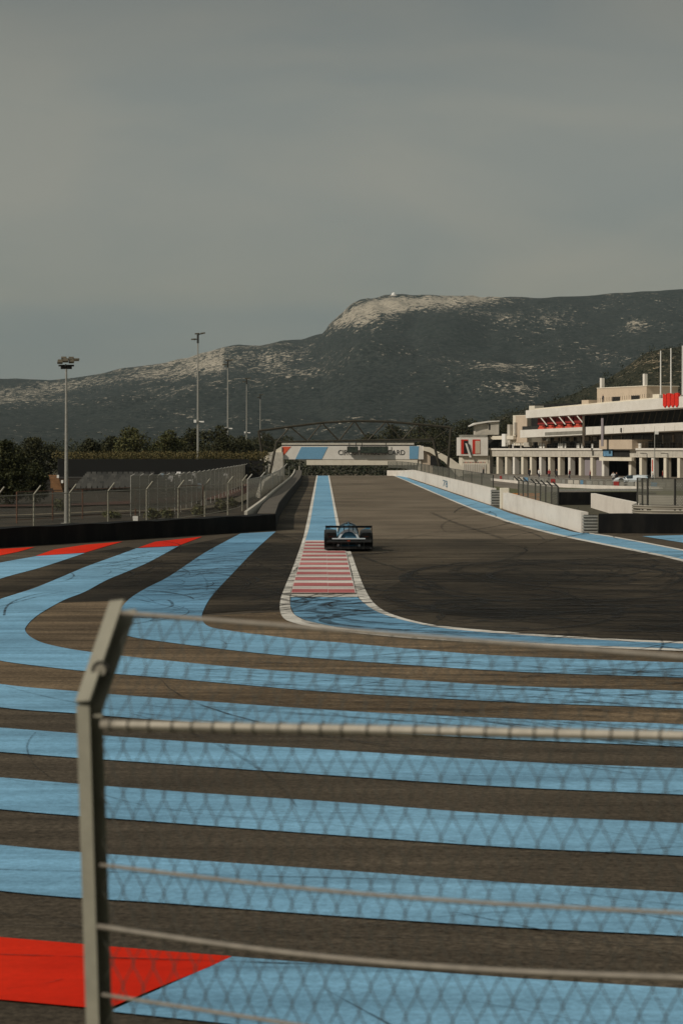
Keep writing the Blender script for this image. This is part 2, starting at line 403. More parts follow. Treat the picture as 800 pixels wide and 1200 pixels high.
# blue bands
B = 'blue_paint'; Z = .018
outer = [(282, 625.5), (242, 647), (200, 675), (175, 688), (155, 700), (143, 712), (138, 724), (140, 736), (150, 746), (200, 754), (300, 766), (400, 774.5), (600, 788), (800, 795), (1100, 806)]
inner = [(323, 623.3), (300, 644), (275, 670), (250, 697), (239, 715), (237, 726), (245, 735), (270, 740), (300, 744), (350, 750), (400, 754), (500, 763), (600, 770), (800, 777.5), (1100, 787)]
iw = 4
def strip_pair(name, a, b, m, z, n=6):
    A = [G(*p) for p in cr_spline(a, n)]; Bq = [G(*p) for p in cr_spline(b, n)]
    mb = MB()
    for i in range(len(A)-1):
        q = [(*A[i], z), (*A[i+1], z), (*Bq[i+1], z), (*Bq[i], z)]
        nz_ = (Vector(q[1])-Vector(q[0])).cross(Vector(q[2])-Vector(q[0])).z
        mb.face(q if nz_ > 0 else q[::-1])
    return struct(mb, name, m)
def split_band(nm, o, i, k, z):
    ow = cr_spline([G(*p) for p in o], 6); inn = cr_spline([G(*p) for p in i], 6)
    sheet(nm, ow[:k[0]*6+1]+list(reversed(inn[:k[1]*6+1])), 'worn_blue_paint', z)
    sheet(nm, ow[k[0]*6:]+list(reversed(inn[k[1]*6:])), B, z)
split_band('blue_band', ext(outer), ext(inner), (6, 5), Z)
outer = [(160, 643), (130, 654), (100, 665), (67, 679), (40, 690), (15, 698), (-5, 705), (-28, 718), (-42, 733), (-42, 750), (-25, 766), (0, 775), (50, 782), (95, 787), (138, 791), (200, 796), (300, 805), (400, 813), (600, 824), (800, 831.5), (1100, 845)]
inner = [(209, 640.5), (175, 659), (150, 670), (125, 680.5), (100, 694), (75, 704), (50, 718), (38, 727), (31, 735), (30, 740), (36, 747), (50, 754), (75, 760), (103, 764.5), (143, 769.5), (200, 775.5), (300, 785), (400, 792), (600, 805), (800, 811), (1100, 822)]
ow = cr_spline([G(*p) for p in ext(outer)], 6); inn = cr_spline([G(*p) for p in ext(inner)], 6)
sheet('blue_band', ow+list(reversed(inn)), B, Z)
outer = [(45, 652), (0, 660), (-60, 674), (-150, 710), (-190, 750), (-170, 785), (-80, 815), (0, 830), (87, 837), (200, 846), (400, 858), (600, 868), (800, 876.5), (1100, 890)]
inner = [(100, 648.5), (50, 665), (0, 679), (-60, 703), (-105, 735), (-115, 760), (-80, 786), (0, 802.5), (87, 811), (200, 820), (400, 834), (600, 843.5), (800, 850), (1100, 863)]
ow = cr_spline([G(*p) for p in ext(outer)], 6); inn = cr_spline([G(*p) for p in ext(inner)], 6)
sheet('blue_band', ow+list(reversed(inn)), B, Z)
band('blue_band', [(-300, 832), (0, 854), (200, 869), (400, 881), (600, 893.7), (800, 902), (1100, 915)], [(-300, 856), (0, 882.5), (200, 897), (400, 911), (600, 924), (800, 933), (1100, 948)], B, Z)
band('blue_band', [(-300, 885), (0, 912.5), (200, 928.5), (400, 942), (600, 957), (800, 966.5), (1100, 985)], [(-300, 918), (0, 950), (200, 966), (400, 981), (600, 995), (800, 1005), (1100, 1024)], B, Z)
band('blue_band', [(-300, 956), (0, 992), (200, 1008), (400, 1022), (600, 1036.5), (800, 1048.5), (1100, 1070)], [(-300, 1005), (0, 1046), (200, 1061), (400, 1076), (600, 1089), (800, 1099.5), (1100, 1122)], B, Z)
band('blue_band', [(272, 1123.4), (400, 1133.5), (600, 1148.5), (800, 1161), (1100, 1185)], [(128, 1188), (300, 1206), (600, 1232), (800, 1250), (1100, 1275)], B, Z, 1)
band('blue_band', [(-300, 1225), (0, 1262), (400, 1300), (800, 1340), (1100, 1370)], [(-300, 1330), (0, 1370), (400, 1410), (800, 1460), (1100, 1500)], B, Z)
RD = 'red_paint'
sheet_px('red_band', [(-300, 1062), (0, 1100.5), (100, 1109), (200, 1117.5), (272, 1123), (245, 1136), (190, 1158), (127, 1184.5), (98, 1183), (0, 1174), (-300, 1130)], RD, Z)
sheet_px('red_band', [(42, 652), (64, 644.3), (100, 638.8), (144, 635), (125, 640.5), (100, 648)], RD, Z)
sheet_px('red_band', [(162, 642.3), (182, 635.2), (237, 629.3), (209, 640)], RD, Z)
sheet_px('red_band', [(-80, 660), (-60, 649), (0, 643.8), (41, 641.5), (22, 647), (0, 651.5)], RD, Z)
# blue central strip with white edges
def ce(y, a): return a
sheet_px('blue_strip', [(371.9, 557.6), (384.8, 557.6), (394, 612), (396.5, 635), (357, 635), (362.7, 612)], 'blue_paint', .018)
long_sheet('blue_strip', -.72, .72, 325, 440, 'blue_paint', .014)
wl = [(370.8, 557.2), (359, 614), (354, 634.5), (343, 666), (334, 688), (329, 702), (328, 716), (333, 726), (345, 731), (360, 734.5), (400, 741), (450, 746.5), (500, 750.5), (600, 756), (700, 760), (800, 764), (1100, 776)]
wr = [(372.3, 557.2), (363, 614), (357.5, 634.5), (352, 657), (345, 680), (340, 697), (340, 710), (343, 719), (350, 724.5), (362, 729), (400, 736.8), (450, 743), (500, 747.6), (600, 753.5), (700, 757.8), (800, 761.6), (1100, 773)]
strip_pair('white_edge_line', wl, wr, 'white_paint', .022)
wl = [(385.7, 557.2), (398, 617.6), (404, 634.5), (411, 647.5), (419, 670), (428, 692), (438, 707.5), (455, 719), (487, 729), (525, 735.3), (600, 742), (650, 745.6), (725, 750), (800, 753), (1100, 764)]
wr = [(384.3, 557.2), (394, 617), (397, 634.5), (405.5, 648), (412, 670), (418.5, 697), (427, 708), (446, 719.5), (480, 729.5), (525, 737.8), (600, 744.4), (650, 747.8), (725, 752), (800, 755.2), (1100, 766)]
strip_pair('white_edge_line', wl, wr, 'white_paint', .022)
sheet_px('blue_strip', [(341, 700), (418, 700), (427, 708), (446, 719.5), (480, 729.5), (525, 737.8), (600, 744.4), (725, 752), (800, 755.2), (1100, 766), (1100, 774), (800, 762), (600, 754), (500, 748), (400, 737.2), (362, 729.5), (345, 721), (340, 710)], 'worn_blue_paint', .018)
sheet_px('white_cross_line', [(341, 696.5), (418.5, 696.5), (419.5, 700.5), (340.5, 700.5)], 'white_paint', .024)
# kerb
kr = tag(MB().build('kerb', 'kerb_white'), kind='structure')
def kerb_side(y, left):
    a, b_ = ((357.5, 345.6, 340.6), (398.5, 411, 418))[0 if left else 1][0], 0
    pts = ((634.5, 358), (657, 352), (680, 345), (697, 340.6)) if left else ((634.5, 398), (648, 406), (670, 411), (697, 418))
    for (ya, xa), (yb, xb) in zip(pts, pts[1:]):
        if ya <= y <= yb: return xa+(xb-xa)*(y-ya)/(yb-ya)
    return pts[-1][1]
Yn = G(0, 697)[1]; Yf = G(0, 634.5)[1]; nst = 12; per = (Yf-Yn)/nst
mbw = MB(); mbr = MB()
def kx(Y, left): y = VY+F*HC/Y; return (kerb_side(min(697, max(634.5, y)), left)-VX)*Y/F
yy = np.linspace(Yn, Yf, 60)
rows = [[(kx(Y, True), Y, .026), (kx(Y, True)+.02, Y, .05), (kx(Y, False)-.02, Y, .05), (kx(Y, False), Y, .026)] for Y in yy]
mbw.grid(rows)
seam = (383.5-VX)/36
for i in range(nst):
    a0 = Yn+i*per+.12; a1 = a0+per*.50
    for (l, r_, off) in ((None, seam-.006, .06), (seam+.006, None, -.02)):
        A0, A1 = a0+off, min(a1+off, Yf-.05)
        A0 = max(A0, Yn+.05)
        L = lambda Y: (kx(Y, True)+.02) if l is None else l
        Rr = lambda Y: (kx(Y, False)-.05) if r_ is None else r_
        mbr.face([(L(A0), A0, .055), (Rr(A0), A0, .055), (Rr(A1), A1, .055), (L(A1), A1, .055)])
COL.objects.unlink(kr); bpy.data.objects.remove(kr)
struct(mbw, 'kerb', 'kerb_white'); struct(mbr, 'kerb_red_blocks', 'kerb_red')
# right hand blue strip along the pit wall
rwl = [(460, 557.4), (475, 563.6), (492.5, 571.4), (524, 585), (562.5, 601), (580, 606.8), (600, 613.9), (650, 627.3), (700, 637.8), (750, 647.8), (800, 658.9), (950, 700), (1100, 760)]
rwi = [(461.5, 557.3), (477, 563.6), (495, 571.2), (527, 585), (565, 600.2), (583, 606), (603, 612.8), (653, 626), (703, 636.5), (753, 646.3), (803, 657), (955, 697), (1110, 755)]
blr = [(470, 557.2), (486, 563.4), (513, 572.5), (545, 583.5), (575, 593.2), (600, 602.6), (645, 616), (672, 623.8), (690, 625.3), (712, 628.5), (755, 636.5), (803, 646), (960, 684), (1120, 740)]
strip_pair('blue_strip', rwi, blr, 'blue_paint', .018)
strip_pair('white_edge_line', rwl, rwi, 'white_paint', .022)
sheet_px('white_edge_line', [(690, 624.8), (712, 628), (755, 635.8), (803, 645.2), (960, 683), (960, 685), (803, 646.8), (755, 637.2), (712, 629.2), (690, 626)], 'white_paint', .024)
sheet_px('blue_band', [(752, 628.8), (800, 627.4), (900, 625), (900, 646), (800, 636.4)], B, .019)
# pit lane asphalt and grass
long_sheet('pit_lane', 17, 62, 190, 420, 'pit_asphalt', .01)
mb = MB(); gp = [(590, 577, 17.5), (578, 566, 11.5)]
mb.grid([[(13.0+t*0, 158, 0.0)for t in (0,)]+[(xx, yy2, gz(xx, yy2)+.03) for xx in np.linspace(13, 40, 12)] for yy2 in np.linspace(160, 262, 20)])
struct(mb, 'grass_strip', 'grass', True)

# tyre marks
mb = MB()
def arc(cx, cy, r, a0, a1, w, sq=1.0, n=26):
    ribbon(mb, [(cx+r*math.cos(a0+(a1-a0)*i/n), cy+sq*r*math.sin(a0+(a1-a0)*i/n)) for i in range(n+1)], w, ZM())
zc = [0]
def ZM():
    zc[0] += 1; return .0265+.00001*(zc[0] % 150)
def marks(px0, px1, py0, py1, n, w=(.05, .14), L=(2, 9), curl=.25, direction=None):
    for _ in range(n):
        py = random.uniform(py0, py1); px = random.uniform(px0, px1); x, y = G(px, py)
        a = random.gauss(direction if direction is not None else 0, .45); k = random.gauss(0, curl); Lh = random.uniform(*L); pts = []
        for i in range(14):
            pts.append((x, y)); x += math.cos(a)*Lh/13; y += math.sin(a)*Lh/13*1.4; a += k*Lh/13
        ww = random.uniform(*w); ribbon(mb, pts, [ww*(.25+.75*math.sin(math.pi*min(1, max(0, (i+.5)/14)))) for i in range(14)], ZM())
marks(160, 300, 640, 722, 100, (.03, .11), (2, 9), .2, .7)
marks(60, 240, 650, 700, 60, (.03, .1), (2, 7), .2, .6)
marks(0, 180, 655, 755, 45, (.03, .08), (2, 7), .25, .35)
marks(240, 345, 640, 725, 150, (.05, .16), (2, 7), .15, .5)
marks(100, 250, 650, 700, 80, (.05, .15), (2, 6), .15, .4)
marks(330, 370, 565, 640, 40, (.05, .15), (2, 8), .1, 1.4)
marks(140, 700, 768, 835, 70, (.04, .1), (4, 16), .05, -.12)
marks(345, 420, 702, 730, 5, (.02, .05), (1, 3), .3, 0)
marks(430, 800, 650, 745, 200, (.06, .26), (4, 18), .12, .05)
marks(430, 800, 655, 740, 40, (.08, .2), (5, 12), .45, .0)
for _y in (862, 899, 945, 1020, 1120, 1085, 806, 790):
    x_, y_ = G(-60, _y); ribbon(mb, [(x_+t*4, y_-t*.55+.05*math.sin(t)) for t in range(14)], .03, ZM())
marks(430, 800, 565, 640, 50, (.08, .22), (6, 20), .05, 1.3)
marks(0, 800, 760, 840, 60, (.03, .09), (2, 9), .08, -.1)
marks(0, 800, 840, 1190, 26, (.012, .04), (1.5, 6), .15, -.2)
marks(342, 415, 640, 695, 40, (.05, .14), (1.5, 5), .2, .3)
for px, py, r, a0, a1, sq in ((700, 728, 6.5, 1.9, 4.6, .6), (700, 728, 6.9, 1.9, 4.5, .62), (775, 712, 6.0, 1.9, 4.2, .5), (640, 715, 6, 1.7, 4.0, .6), (760, 676, 5.5, -1.2, 2.6, 1.6), (765, 676, 5.8, -1.0, 2.4, 1.6), (745, 672, 6, 1.5, 5.2, 1.5), (660, 680, 5, 0.2, 3.8, 2), (560, 668, 6, 1.8, 4.4, 2.2), (700, 690, 5, 3.0, 5.9, 1.4), (610, 690, 8, 3.3, 5.5, 1.2), (830, 680, 7, 2.4, 4.2, 1.2)):
    x, y = G(px, py); arc(x, y, r, a0, a1, .30, sq); arc(x+.1, y+1.4, r*.97, a0+.1, a1-.2, .22, sq)
for pts, w in (([(5, 722), (8, 712), (20, 704), (45, 697), (75, 694)], .06), ([(0, 712), (60, 697), (110, 693), (160, 703), (210, 714)], .06), ([(30, 1075), (60, 1080), (110, 1092), (200, 1100), (300, 1108)], .03), ([(8, 1074), (25, 1070), (40, 1063), (55, 1057)], .025), ([(0, 1072), (12, 1076), (30, 1074), (48, 1080)], .03),
               ([(42, 860), (34, 870), (32, 880), (38, 896), (52, 908), (66, 917), (95, 924), (150, 942), (250, 958), (380, 968), (540, 990)], .022), ([(0, 914), (30, 918), (80, 923)], .03), ([(8, 1163), (50, 1157), (74, 1151)], .03),
               ([(120, 713), (165, 716), (200, 712), (196, 704), (170, 706)], .08), ([(505, 601), (530, 612), (560, 622), (590, 632)], .3), ([(590, 612), (605, 615), (618, 617)], .3), ([(425, 653), (445, 661), (470, 668), (520, 690)], .2), ([(455, 700), (490, 712), (530, 717)], .4), ([(470, 693), (560, 706), (640, 722), (680, 730)], .25)):
    ribbon(mb, cr_spline([G(*p) for p in pts], 6), w, ZM())
struct(mb, 'tyre_marks', 'tyre_mark')

# raised bank that carries the photographer and the near fence
mb = MB(); prof = [(-300, 1.3), (-2, 1.35), (4, 1.35), (7, 1.3), (8.5, 1.1), (12, .3), (13.5, -.05)]
mb.grid([[(x, y, z+(.04*noise.noise(Vector((x*.6, y*.6, 0))) if 0 < y < 12 else 0)) for x in np.linspace(-80, 80, 81)] for y, z in prof])
struct(mb, 'viewing_bank', 'grass', True)
# dry earth left of the straight, behind the barrier
mb = MB(); mb.grid([[(x, y, gz(x, y)+.03+.12*max(0, noise.noise(Vector((x*.3, y*.2, 1))))) for x in np.linspace(-3.9 if y > 111 else -3.9-(111-y)*.9, -70, 40)] for y in np.linspace(90, 215, 50)])
struct(mb, 'earth_bank', 'earth', True)
mb = MB()
ribbon(mb, cr_spline([(-60, 148), (-32, 146), (-20, 150), (-13, 160), (-9.2, 185), (-8.9, 240)], 8), 5.0, .16)
struct(mb, 'service_path', 'red_earth')
mb = MB()
ribbon(mb, cr_spline([(-60, 124), (-24, 124), (-14, 133), (-7.0, 150), (-6.2, 240)], 8), 1.2, .19)
struct(mb, 'footpath', 'pale_dirt')

# ------------------------------------------------------------------ walls and barriers
def wall(name, pts, h, th, m, label, cat, z=gz, group=None, cap=None, seg=None, capm=None, hfn=None):
    """wall that follows a line on the ground; thickness grows to the right of travel"""
    x0, y0 = pts[0]; root = thing(name, (x0, y0, z(x0, y0)), label, cat, group)
    if seg:
        q = [pts[0]]
        for a, b in zip(pts, pts[1:]):
            L = math.hypot(b[0]-a[0], b[1]-a[1]); k = max(1, int(L/seg))
            q += [(a[0]+(b[0]-a[0])*i/k, a[1]+(b[1]-a[1])*i/k) for i in range(1, k+1)]
        pts = q
    def rows_for(off0, off1, za, zb):
        rows = []
        for i, p in enumerate(pts):
            a = pts[max(i-1, 0)]; b = pts[min(i+1, len(pts)-1)]; dx, dy = b[0]-a[0], b[1]-a[1]; L = math.hypot(dx, dy)
            nx, ny = dy/L, -dx/L; g = z(*p); hh = hfn(i, p) if hfn else 1.0
            A = (p[0]+nx*off0, p[1]+ny*off0); Bq = (p[0]+nx*off1, p[1]+ny*off1)
            rows.append([(A[0], A[1], g+za), (Bq[0], Bq[1], g+za), (Bq[0], Bq[1], g+zb*hh), (A[0], A[1], g+zb*hh)])
        return rows
    mb = MB(); k = mb.grid(rows_for(0, th, -.1, h), closed=True); n = len(pts)
    mb.f.append((k, k+3, k+2, k+1)); mb.m.append(0); e = k+(n-1)*4; mb.f.append((e, e+1, e+2, e+3)); mb.m.append(0)
    mb.build('wall_body', m, root, world=True)
    if cap:
        mc = MB(); k = mc.grid(rows_for(-.04, th+.04, h+.002, h+cap), closed=True)
        mc.f.append((k, k+3, k+2, k+1)); mc.m.append(0); e = k+(n-1)*4; mc.f.append((e, e+1, e+2, e+3)); mc.m.append(0)
        mc.build('coping', capm or m, root, world=True)
    return root
def netting(root, pts, z0, z1, m, name='netting', z=gz, lean=0.0, zfn=None):
    mb = MB(); u = 0
    for a, b in zip(pts, pts[1:]):
        L = math.hypot(b[0]-a[0], b[1]-a[1]); ga, gb = z(*a), z(*b)
        mb.face([(*a, ga+z0), (*b, gb+z0), (*b, gb+z1), (*a, ga+z1)], 0, [(u, z0), (u+L, z0), (u+L, z1), (u, z1)]); u += L
    mb.build(name, m, root, world=True)

# left black tyre barrier
bl = [(-26, 66), (-19.5, 76), (-13.4, 88.3), (-7.6, 98), (-2.35, 107.3)]
rt = wall('tyre_barrier', bl, .80, -1.0, 'black_rubber', 'long black rubber tyre barrier below the grandstand fence, left of the straight', 'barrier', seg=1.2, hfn=lambda i, p: 1+.035*math.sin(i*2.1))
# left concrete wall of the straight
lw = [(-2.5, 108.6), (-2.62, 130), (-2.62, 165), (-2.55, 200), (-2.5, 240), (-2.7, 280), (-3.1, 320), (-3.4, 345), (-3.6, 380)]
lw2 = [(a-1.02, b_) for a, b_ in lw]; lw2[0] = (-3.75, 106.5)
wall('concrete_wall', lw2, .98, -.16, 'concrete_wall', 'thin pale concrete wall behind the tyre barrier that lines the left of the straight', 'wall', seg=8)
lw[0] = (-2.36, 107.8)
wall('tyre_barrier', lw, .80, -.98, 'black_rubber', 'long tyre barrier with lighter grey top lining the left edge of the straight', 'barrier', seg=2, cap=.05, capm='grey_rubber')
# right pit wall, two lengths
w1 = [(9.9, 329), (11.6, 318), (12.2, 300), (12.25, 260), (12.25, 200), (12.25, 155.2)]
wA = wall('pit_wall', w1, 1.25, -.35, 'white_wall', 'long white pit wall curving to the crest, with netting on top', 'wall', seg=6, hfn=lambda i, p: 1-.35*sm(285, 330, p[1]))
w2 = [(12.32, 146), (12.35, 130), (12.4, 118), (12.65, 104.6)]
wB = wall('pit_wall', w2, 1.0, -.35, 'white_wall', 'nearer white pit wall ending at the black tyre barrier', 'wall', seg=4, hfn=lambda i, p: 1.12-.12*sm(150, 110, p[1]))
mb = MB(); mb.box(12.15, 12.75, 146.05, 146.75, 0, 1.42); pw = mb.build('concrete_pillar', 'cream_wall', bevel=.03)
tag(pw, 'short cream concrete pillar at the far end of the nearer pit wall', 'pillar')
def tyre_stack(name, x0, x1, y, rows, label, h):
    root = thing(name, (x0, y, 0), label, 'barrier')
    for i in range(rows):
        mb = MB(); z0 = i*h/rows; mb.prism([(x0, z0+.02), (x1, z0+.02), (x1+.02, z0+.05), (x1+.02, z0+h/rows-.07), (x1, z0+h/rows-.04), (x0, z0+h/rows-.04), (x0-.02, z0+h/rows-.07), (x0-.02, z0+.05)], y, y+.6)
        mb.build('rail', 'galvanised', root, world=True)
    mb = MB(); mb.box(x0+.03, x1-.03, y+.05, y+.5, 0, h-.02); mb.build('core', 'dark_interior', root, world=True)
tyre_stack('guard_rail_end', 12.18, 12.8, 154.2, 6, 'ribbed grey end of stacked guard rails where the far pit wall stops', 1.15)
tyre_stack('guard_rail_end', 12.7, 13.35, 103.8, 6, 'ribbed grey stack of rails between white wall and black barrier', .9)
rb = [(13.38, 103.6), (16, 103.2), (20, 102.9), (26, 102.6)]
wall('tyre_barrier', rb, .93, -1.1, 'black_rubber', 'black rubber tyre barrier at the right edge beside the blue strip', 'barrier', seg=1.2, hfn=lambda i, p: 1+.02*math.sin(i*1.7))
tb = [(16.9, 156), (20, 156.5), (24.5, 157)]
tr = wall('tyre_barrier', tb, .92, -1.0, 'black_rubber', 'short black tyre barrier in shade between the pit walls', 'barrier', seg=1.2)
mb = MB(); mb.box(16.7, 25, 157.1, 157.25, .98, 1.16); mb.box(16.7, 25, 157.25, 157.3, .98, 1.16)
mb.build('top_rail', 'galvanised', tr, world=True)
wall('pit_exit_wall', [(18.7, 149), (18.2, 134), (17.9, 121)], 1.0, -.3, 'white_wall', 'short white wall inside the pit exit, in front of the silver car', 'wall', seg=4)
wall('pit_entry_wall', [(21.0, 143), (22.5, 141), (30, 136)], 1.02, -.3, 'concrete_wall', 'pale grey wall behind the netted fence at the right edge', 'wall')
mb = MB(); mb.box(13.6, 17.0, 134, 134.4, .0, .75)
# armco
ar = thing('guard_rail', (17.3, 122, 0), 'curved light grey three-rail guard rail above the black barrier', 'guard rail')
arc_pts = cr_spline([(17.65, 121.2), (17.35, 119.4), (17.6, 118), (18.6, 117.3), (22, 117), (27, 116.8)], 6)
for k in range(3):
    z0 = .22+k*.27; mb = MB(); rows = []
    for i, p in enumerate(arc_pts):
        a = arc_pts[max(i-1, 0)]; b = arc_pts[min(i+1, len(arc_pts)-1)]; dx, dy = b[0]-a[0], b[1]-a[1]; L = math.hypot(dx, dy); nx, ny = dy/L, -dx/L
        rows.append([(p[0]+nx*o, p[1]+ny*o, z0+zz) for o, zz in ((0, 0), (.06, .05), (.0, .11), (.06, .17), (0, .22), (-.06, .22), (-.06, 0))])
    mb.grid(rows, closed=True); mb.build('rail', 'rail_steel', ar, world=True)
for p in arc_pts[::5]:
    mb = MB(); mb.box(p[0]+.08, p[0]+.18, p[1]+.08, p[1]+.2, 0, 1.0); mb.build('post', 'galvanised', ar, world=True)

# ------------------------------------------------------------------ netting fences
def net_fence(name, pts, z0, z1, m, label, post_h, lean=(0, 0), posts=None, group=None, pr=.05, pm='galvanised', arm=.35, thick=.02, z=gz):
    x, y = pts[0]; root = thing(name, (x, y, z(x, y)), label, 'fence', group)
    netting(root, pts, z0, z1, m, z=z)
    for p in (posts or pts):
        g = z(*p); mb = MB(); mb.tube((p[0], p[1], g), (p[0], p[1], g+post_h), pr, n=6)
        if arm: mb.tube((p[0], p[1], g+post_h), (p[0]+lean[0], p[1]+lean[1], g+post_h+arm), pr*.9, n=6)
        mb.build('post', pm, root, world=True)
    for zz in (z0+.02, z1):
        mb = MB(); mb.path([(a, b, z(a, b)+zz) for a, b in pts], thick, 5); mb.build('rail', pm, root, world=True)
    return root
# fence 1 behind left barrier
f1 = [(px, s) for px, s in ((-45, 27.6), (-3, 26.5), (40, 25.5), (82, 24.6), (127, 23.6), (172, 22.6), (209, 21.8), (240, 20.6), (267, 19.3), (284, 18.0))]
f1w = [((px-VX)/s, F/s) for px, s in f1]
net_fence('debris_fence', f1w, .35, 2.0, 'wire_netting', 'tall wire fence with angled post tops right behind the left black barrier', 2.0, (.32, .0), pr=.048, pm='post_steel', arm=.42)
f1b = [(-5.2, 140), (-4.4, 152), (-4.1, 175), (-4.1, 205), (-4.3, 240)]
net_fence('debris_fence', [(-4.9, 139.5)]+f1b[1:], .2, 2.1, 'dense_netting', 'wire fence running beside the left wall towards the overhead truss', 2.1, (.3, 0), arm=.35)
f2 = [(-11.5, 128), (-9.2, 133), (-8.5, 150), (-8.2, 175), (-8.0, 200), (-7.9, 230), (-7.8, 266)]
f2 = sum(([(a[0]+(b[0]-a[0])*k/5, a[1]+(b[1]-a[1])*k/5) for k in range(5)] for a, b in zip(f2, f2[1:])), [])+[f2[-1]]
net_fence('debris_fence', f2, .5, 2.5, 'dense_netting', 'long dense grey netted fence in front of the grandstand, receding to the bridge', 2.45, (.25, -.1), arm=.15, pr=.03)
f3 = [((px-VX)/s, F/s) for px, s in ((20, 21.5), (62, 20.8), (97, 20.2), (159, 19.2), (210, 18.6), (238, 18))]
net_fence('inner_fence', f3, .2, 1.75, 'wire_netting', 'rust brown inner wire fence with thin posts between barrier and stand', 1.75, (0, 0), pr=.045, pm='rusty_steel', arm=0)
# right wall netting
n1 = [(p[0]+.17, p[1]) for p in [(9.9, 329), (11.0, 322), (11.6, 317), (12.0, 305), (12.22, 290), (12.25, 260), (12.25, 230), (12.25, 200), (12.25, 178), (12.25, 155.6)]]
def npost(pts, step):
    out = []
    for a, b in zip(pts, pts[1:]):
        L = math.hypot(b[0]-a[0], b[1]-a[1]); k = max(1, round(L/step))
        out += [(a[0]+(b[0]-a[0])*i/k, a[1]+(b[1]-a[1])*i/k) for i in range(k)]
    return out+[pts[-1]]
net_fence('debris_fence', n1, 1.22, 2.2, 'green_netting', 'low netting fence on top of the long white pit wall', 2.2, (0, 0), posts=npost(n1, 9), pr=.04, pm='dark_steel', arm=0)
n2 = [(12.75, 139), (12.78, 133), (12.8, 128.5), (12.85, 123), (12.95, 117.5)]
net_fence('debris_fence', n2, .9, 2.05, 'green_netting', 'dark netting fence with angled tops behind the nearer pit wall', 2.0, (-.3, .1), posts=npost(n2, 3.2), pr=.05, pm='dark_steel', arm=.3)
n3 = [(17.9, 121.5), (18.1, 119), (19.5, 118.3), (23, 118), (27, 117.6)]
net_fence('debris_fence', n3, .95, 2.45, 'green_netting', 'dark netting fence above the curved guard rail at the right edge', 2.45, (0, 0), posts=npost(n3, 1.6), pr=.055, pm='dark_steel', arm=0)

# orange / grey rail between the pit walls
og = thing('guard_rail', (13.3, 152, 0), 'short orange and grey rail between the two pit walls', 'guard rail')
mb = MB(); mb.box(13.0, 15.2, 149.8, 150, .75, .98); mb.box(13.0, 15.2, 149.8, 150, .45, .68); mb.build('rail', 'orange_plastic', og, world=True)
mb = MB(); mb.box(13.1, 13.2, 150.02, 150.1, 0, 1.0); mb.box(15.0, 15.1, 150.02, 150.1, 0, 1.0); mb.build('post', 'galvanised', og, world=True)

# low white wall and coloured barriers along the pit lane
lwall = [(24.5, 312), (27.5, 285), (30.5, 262), (34.5, 232), (35.6, 226)]
wall('pit_lane_wall', lwall, .45, -.4, 'white_wall', 'low white wall along the far edge of the grass strip before the garages', 'wall', seg=8)
cols = ['awning_red', 'concrete_wall', 'galvanised', 'grey_wall', 'galvanised', 'banner_blue', 'galvanised', 'grey_wall', 'concrete_wall', 'grey_wall']
cnames = {'awning_red': 'dark red', 'concrete_wall': 'pale grey', 'galvanised': 'light grey', 'grey_wall': 'dull grey', 'banner_blue': 'blue'}
for i in range(30):
    t = i/29; x = 26.0+t*12.3; y = 310-t*86; g = gz(x, y); mm = cols[(i*7) % 10]
    rt = thing('crowd_barrier', (x, y, g), '%s crowd barrier standing in the row before the pit garages' % cnames[mm], 'barrier', 'crowd barriers before the garages', rz=R(-80))
    mb = MB(); mb.tube((-1.2, 0, .15), (-1.2, 0, 1.05), .03, n=5); mb.tube((1.2, 0, .15), (1.2, 0, 1.05), .03, n=5); mb.tube((-1.2, 0, 1.05), (1.2, 0, 1.05), .03, n=5); mb.tube((-1.2, 0, .2), (1.2, 0, .2), .03, n=5)
    for k in range(9): mb.tube((-1.0+k*.25, 0, .2), (-1.0+k*.25, 0, 1.05), .015, n=4)
    for sx in (-1, 1): mb.box(sx*.9-.03, sx*.9+.03, -.3, .3, 0, .1)
    mb.build('frame', 'galvanised', rt)
    mb = MB(); mb.box(-1.05, 1.05-.9*(i % 3 == 0), -.045, -.035, .4, .9); mb.build('banner', mm, rt)

# ------------------------------------------------------------------ masts
def pos(px, s): return ((px-VX)/s, F/s)
x, y = pos(78, 21.5)
rt = thing('floodlight_mast', (x, y, 0), 'nearest light mast, thick grey pole with a cluster of tilted floodlights, behind the left barrier', 'light mast')
top = HC+(VY-428)/21.5
mb = MB(); mb.tube((0, 0, 0), (0, 0, top), .125, .05, 16); mb.tube((0, 0, 0), (0, 0, .06), .3, n=16); mb.build('pole', 'galvanised', rt, smooth=False)
mb = MB(); mb.tube((-.42, 0, top-.02), (.42, 0, top-.02), .05, n=8); mb.tube((0, -.35, top), (0, .35, top), .05, n=8); mb.tube((-.3, 0, top-.12), (.3, 0, top-.12), .09, n=8); mb.build('crossarm', 'dark_steel', rt)
for (ox, oy, oz, a) in ((-.32, -.1, .18, .5), (.0, -.2, .25, .45), (.3, -.1, .2, .4), (-.15, .25, .34, -.5), (.25, .25, .32, -.6), (.55, .05, .3, .2)):
    mb = MB(); c, s_ = math.cos(a), math.sin(a)
    def T(p): return (p[0]+ox, p[1]*c-p[2]*s_+oy, p[1]*s_+p[2]*c+oz+top)
    k = MB(); k.box(-.14, .14, -.18, .18, -.04, .06); mb.v = [T(p) for p in k.v]; mb.f = k.f; mb.m = k.m
    fl = mb.build('floodlight', 'lamp_housing', rt)
    mb = MB(); k = MB(); k.box(-.12, .12, -.15, .15, -.055, -.042); mb.v = [T(p) for p in k.v]; mb.f = k.f; mb.m = k.m; mb.build('glass', 'lamp_glass', fl)
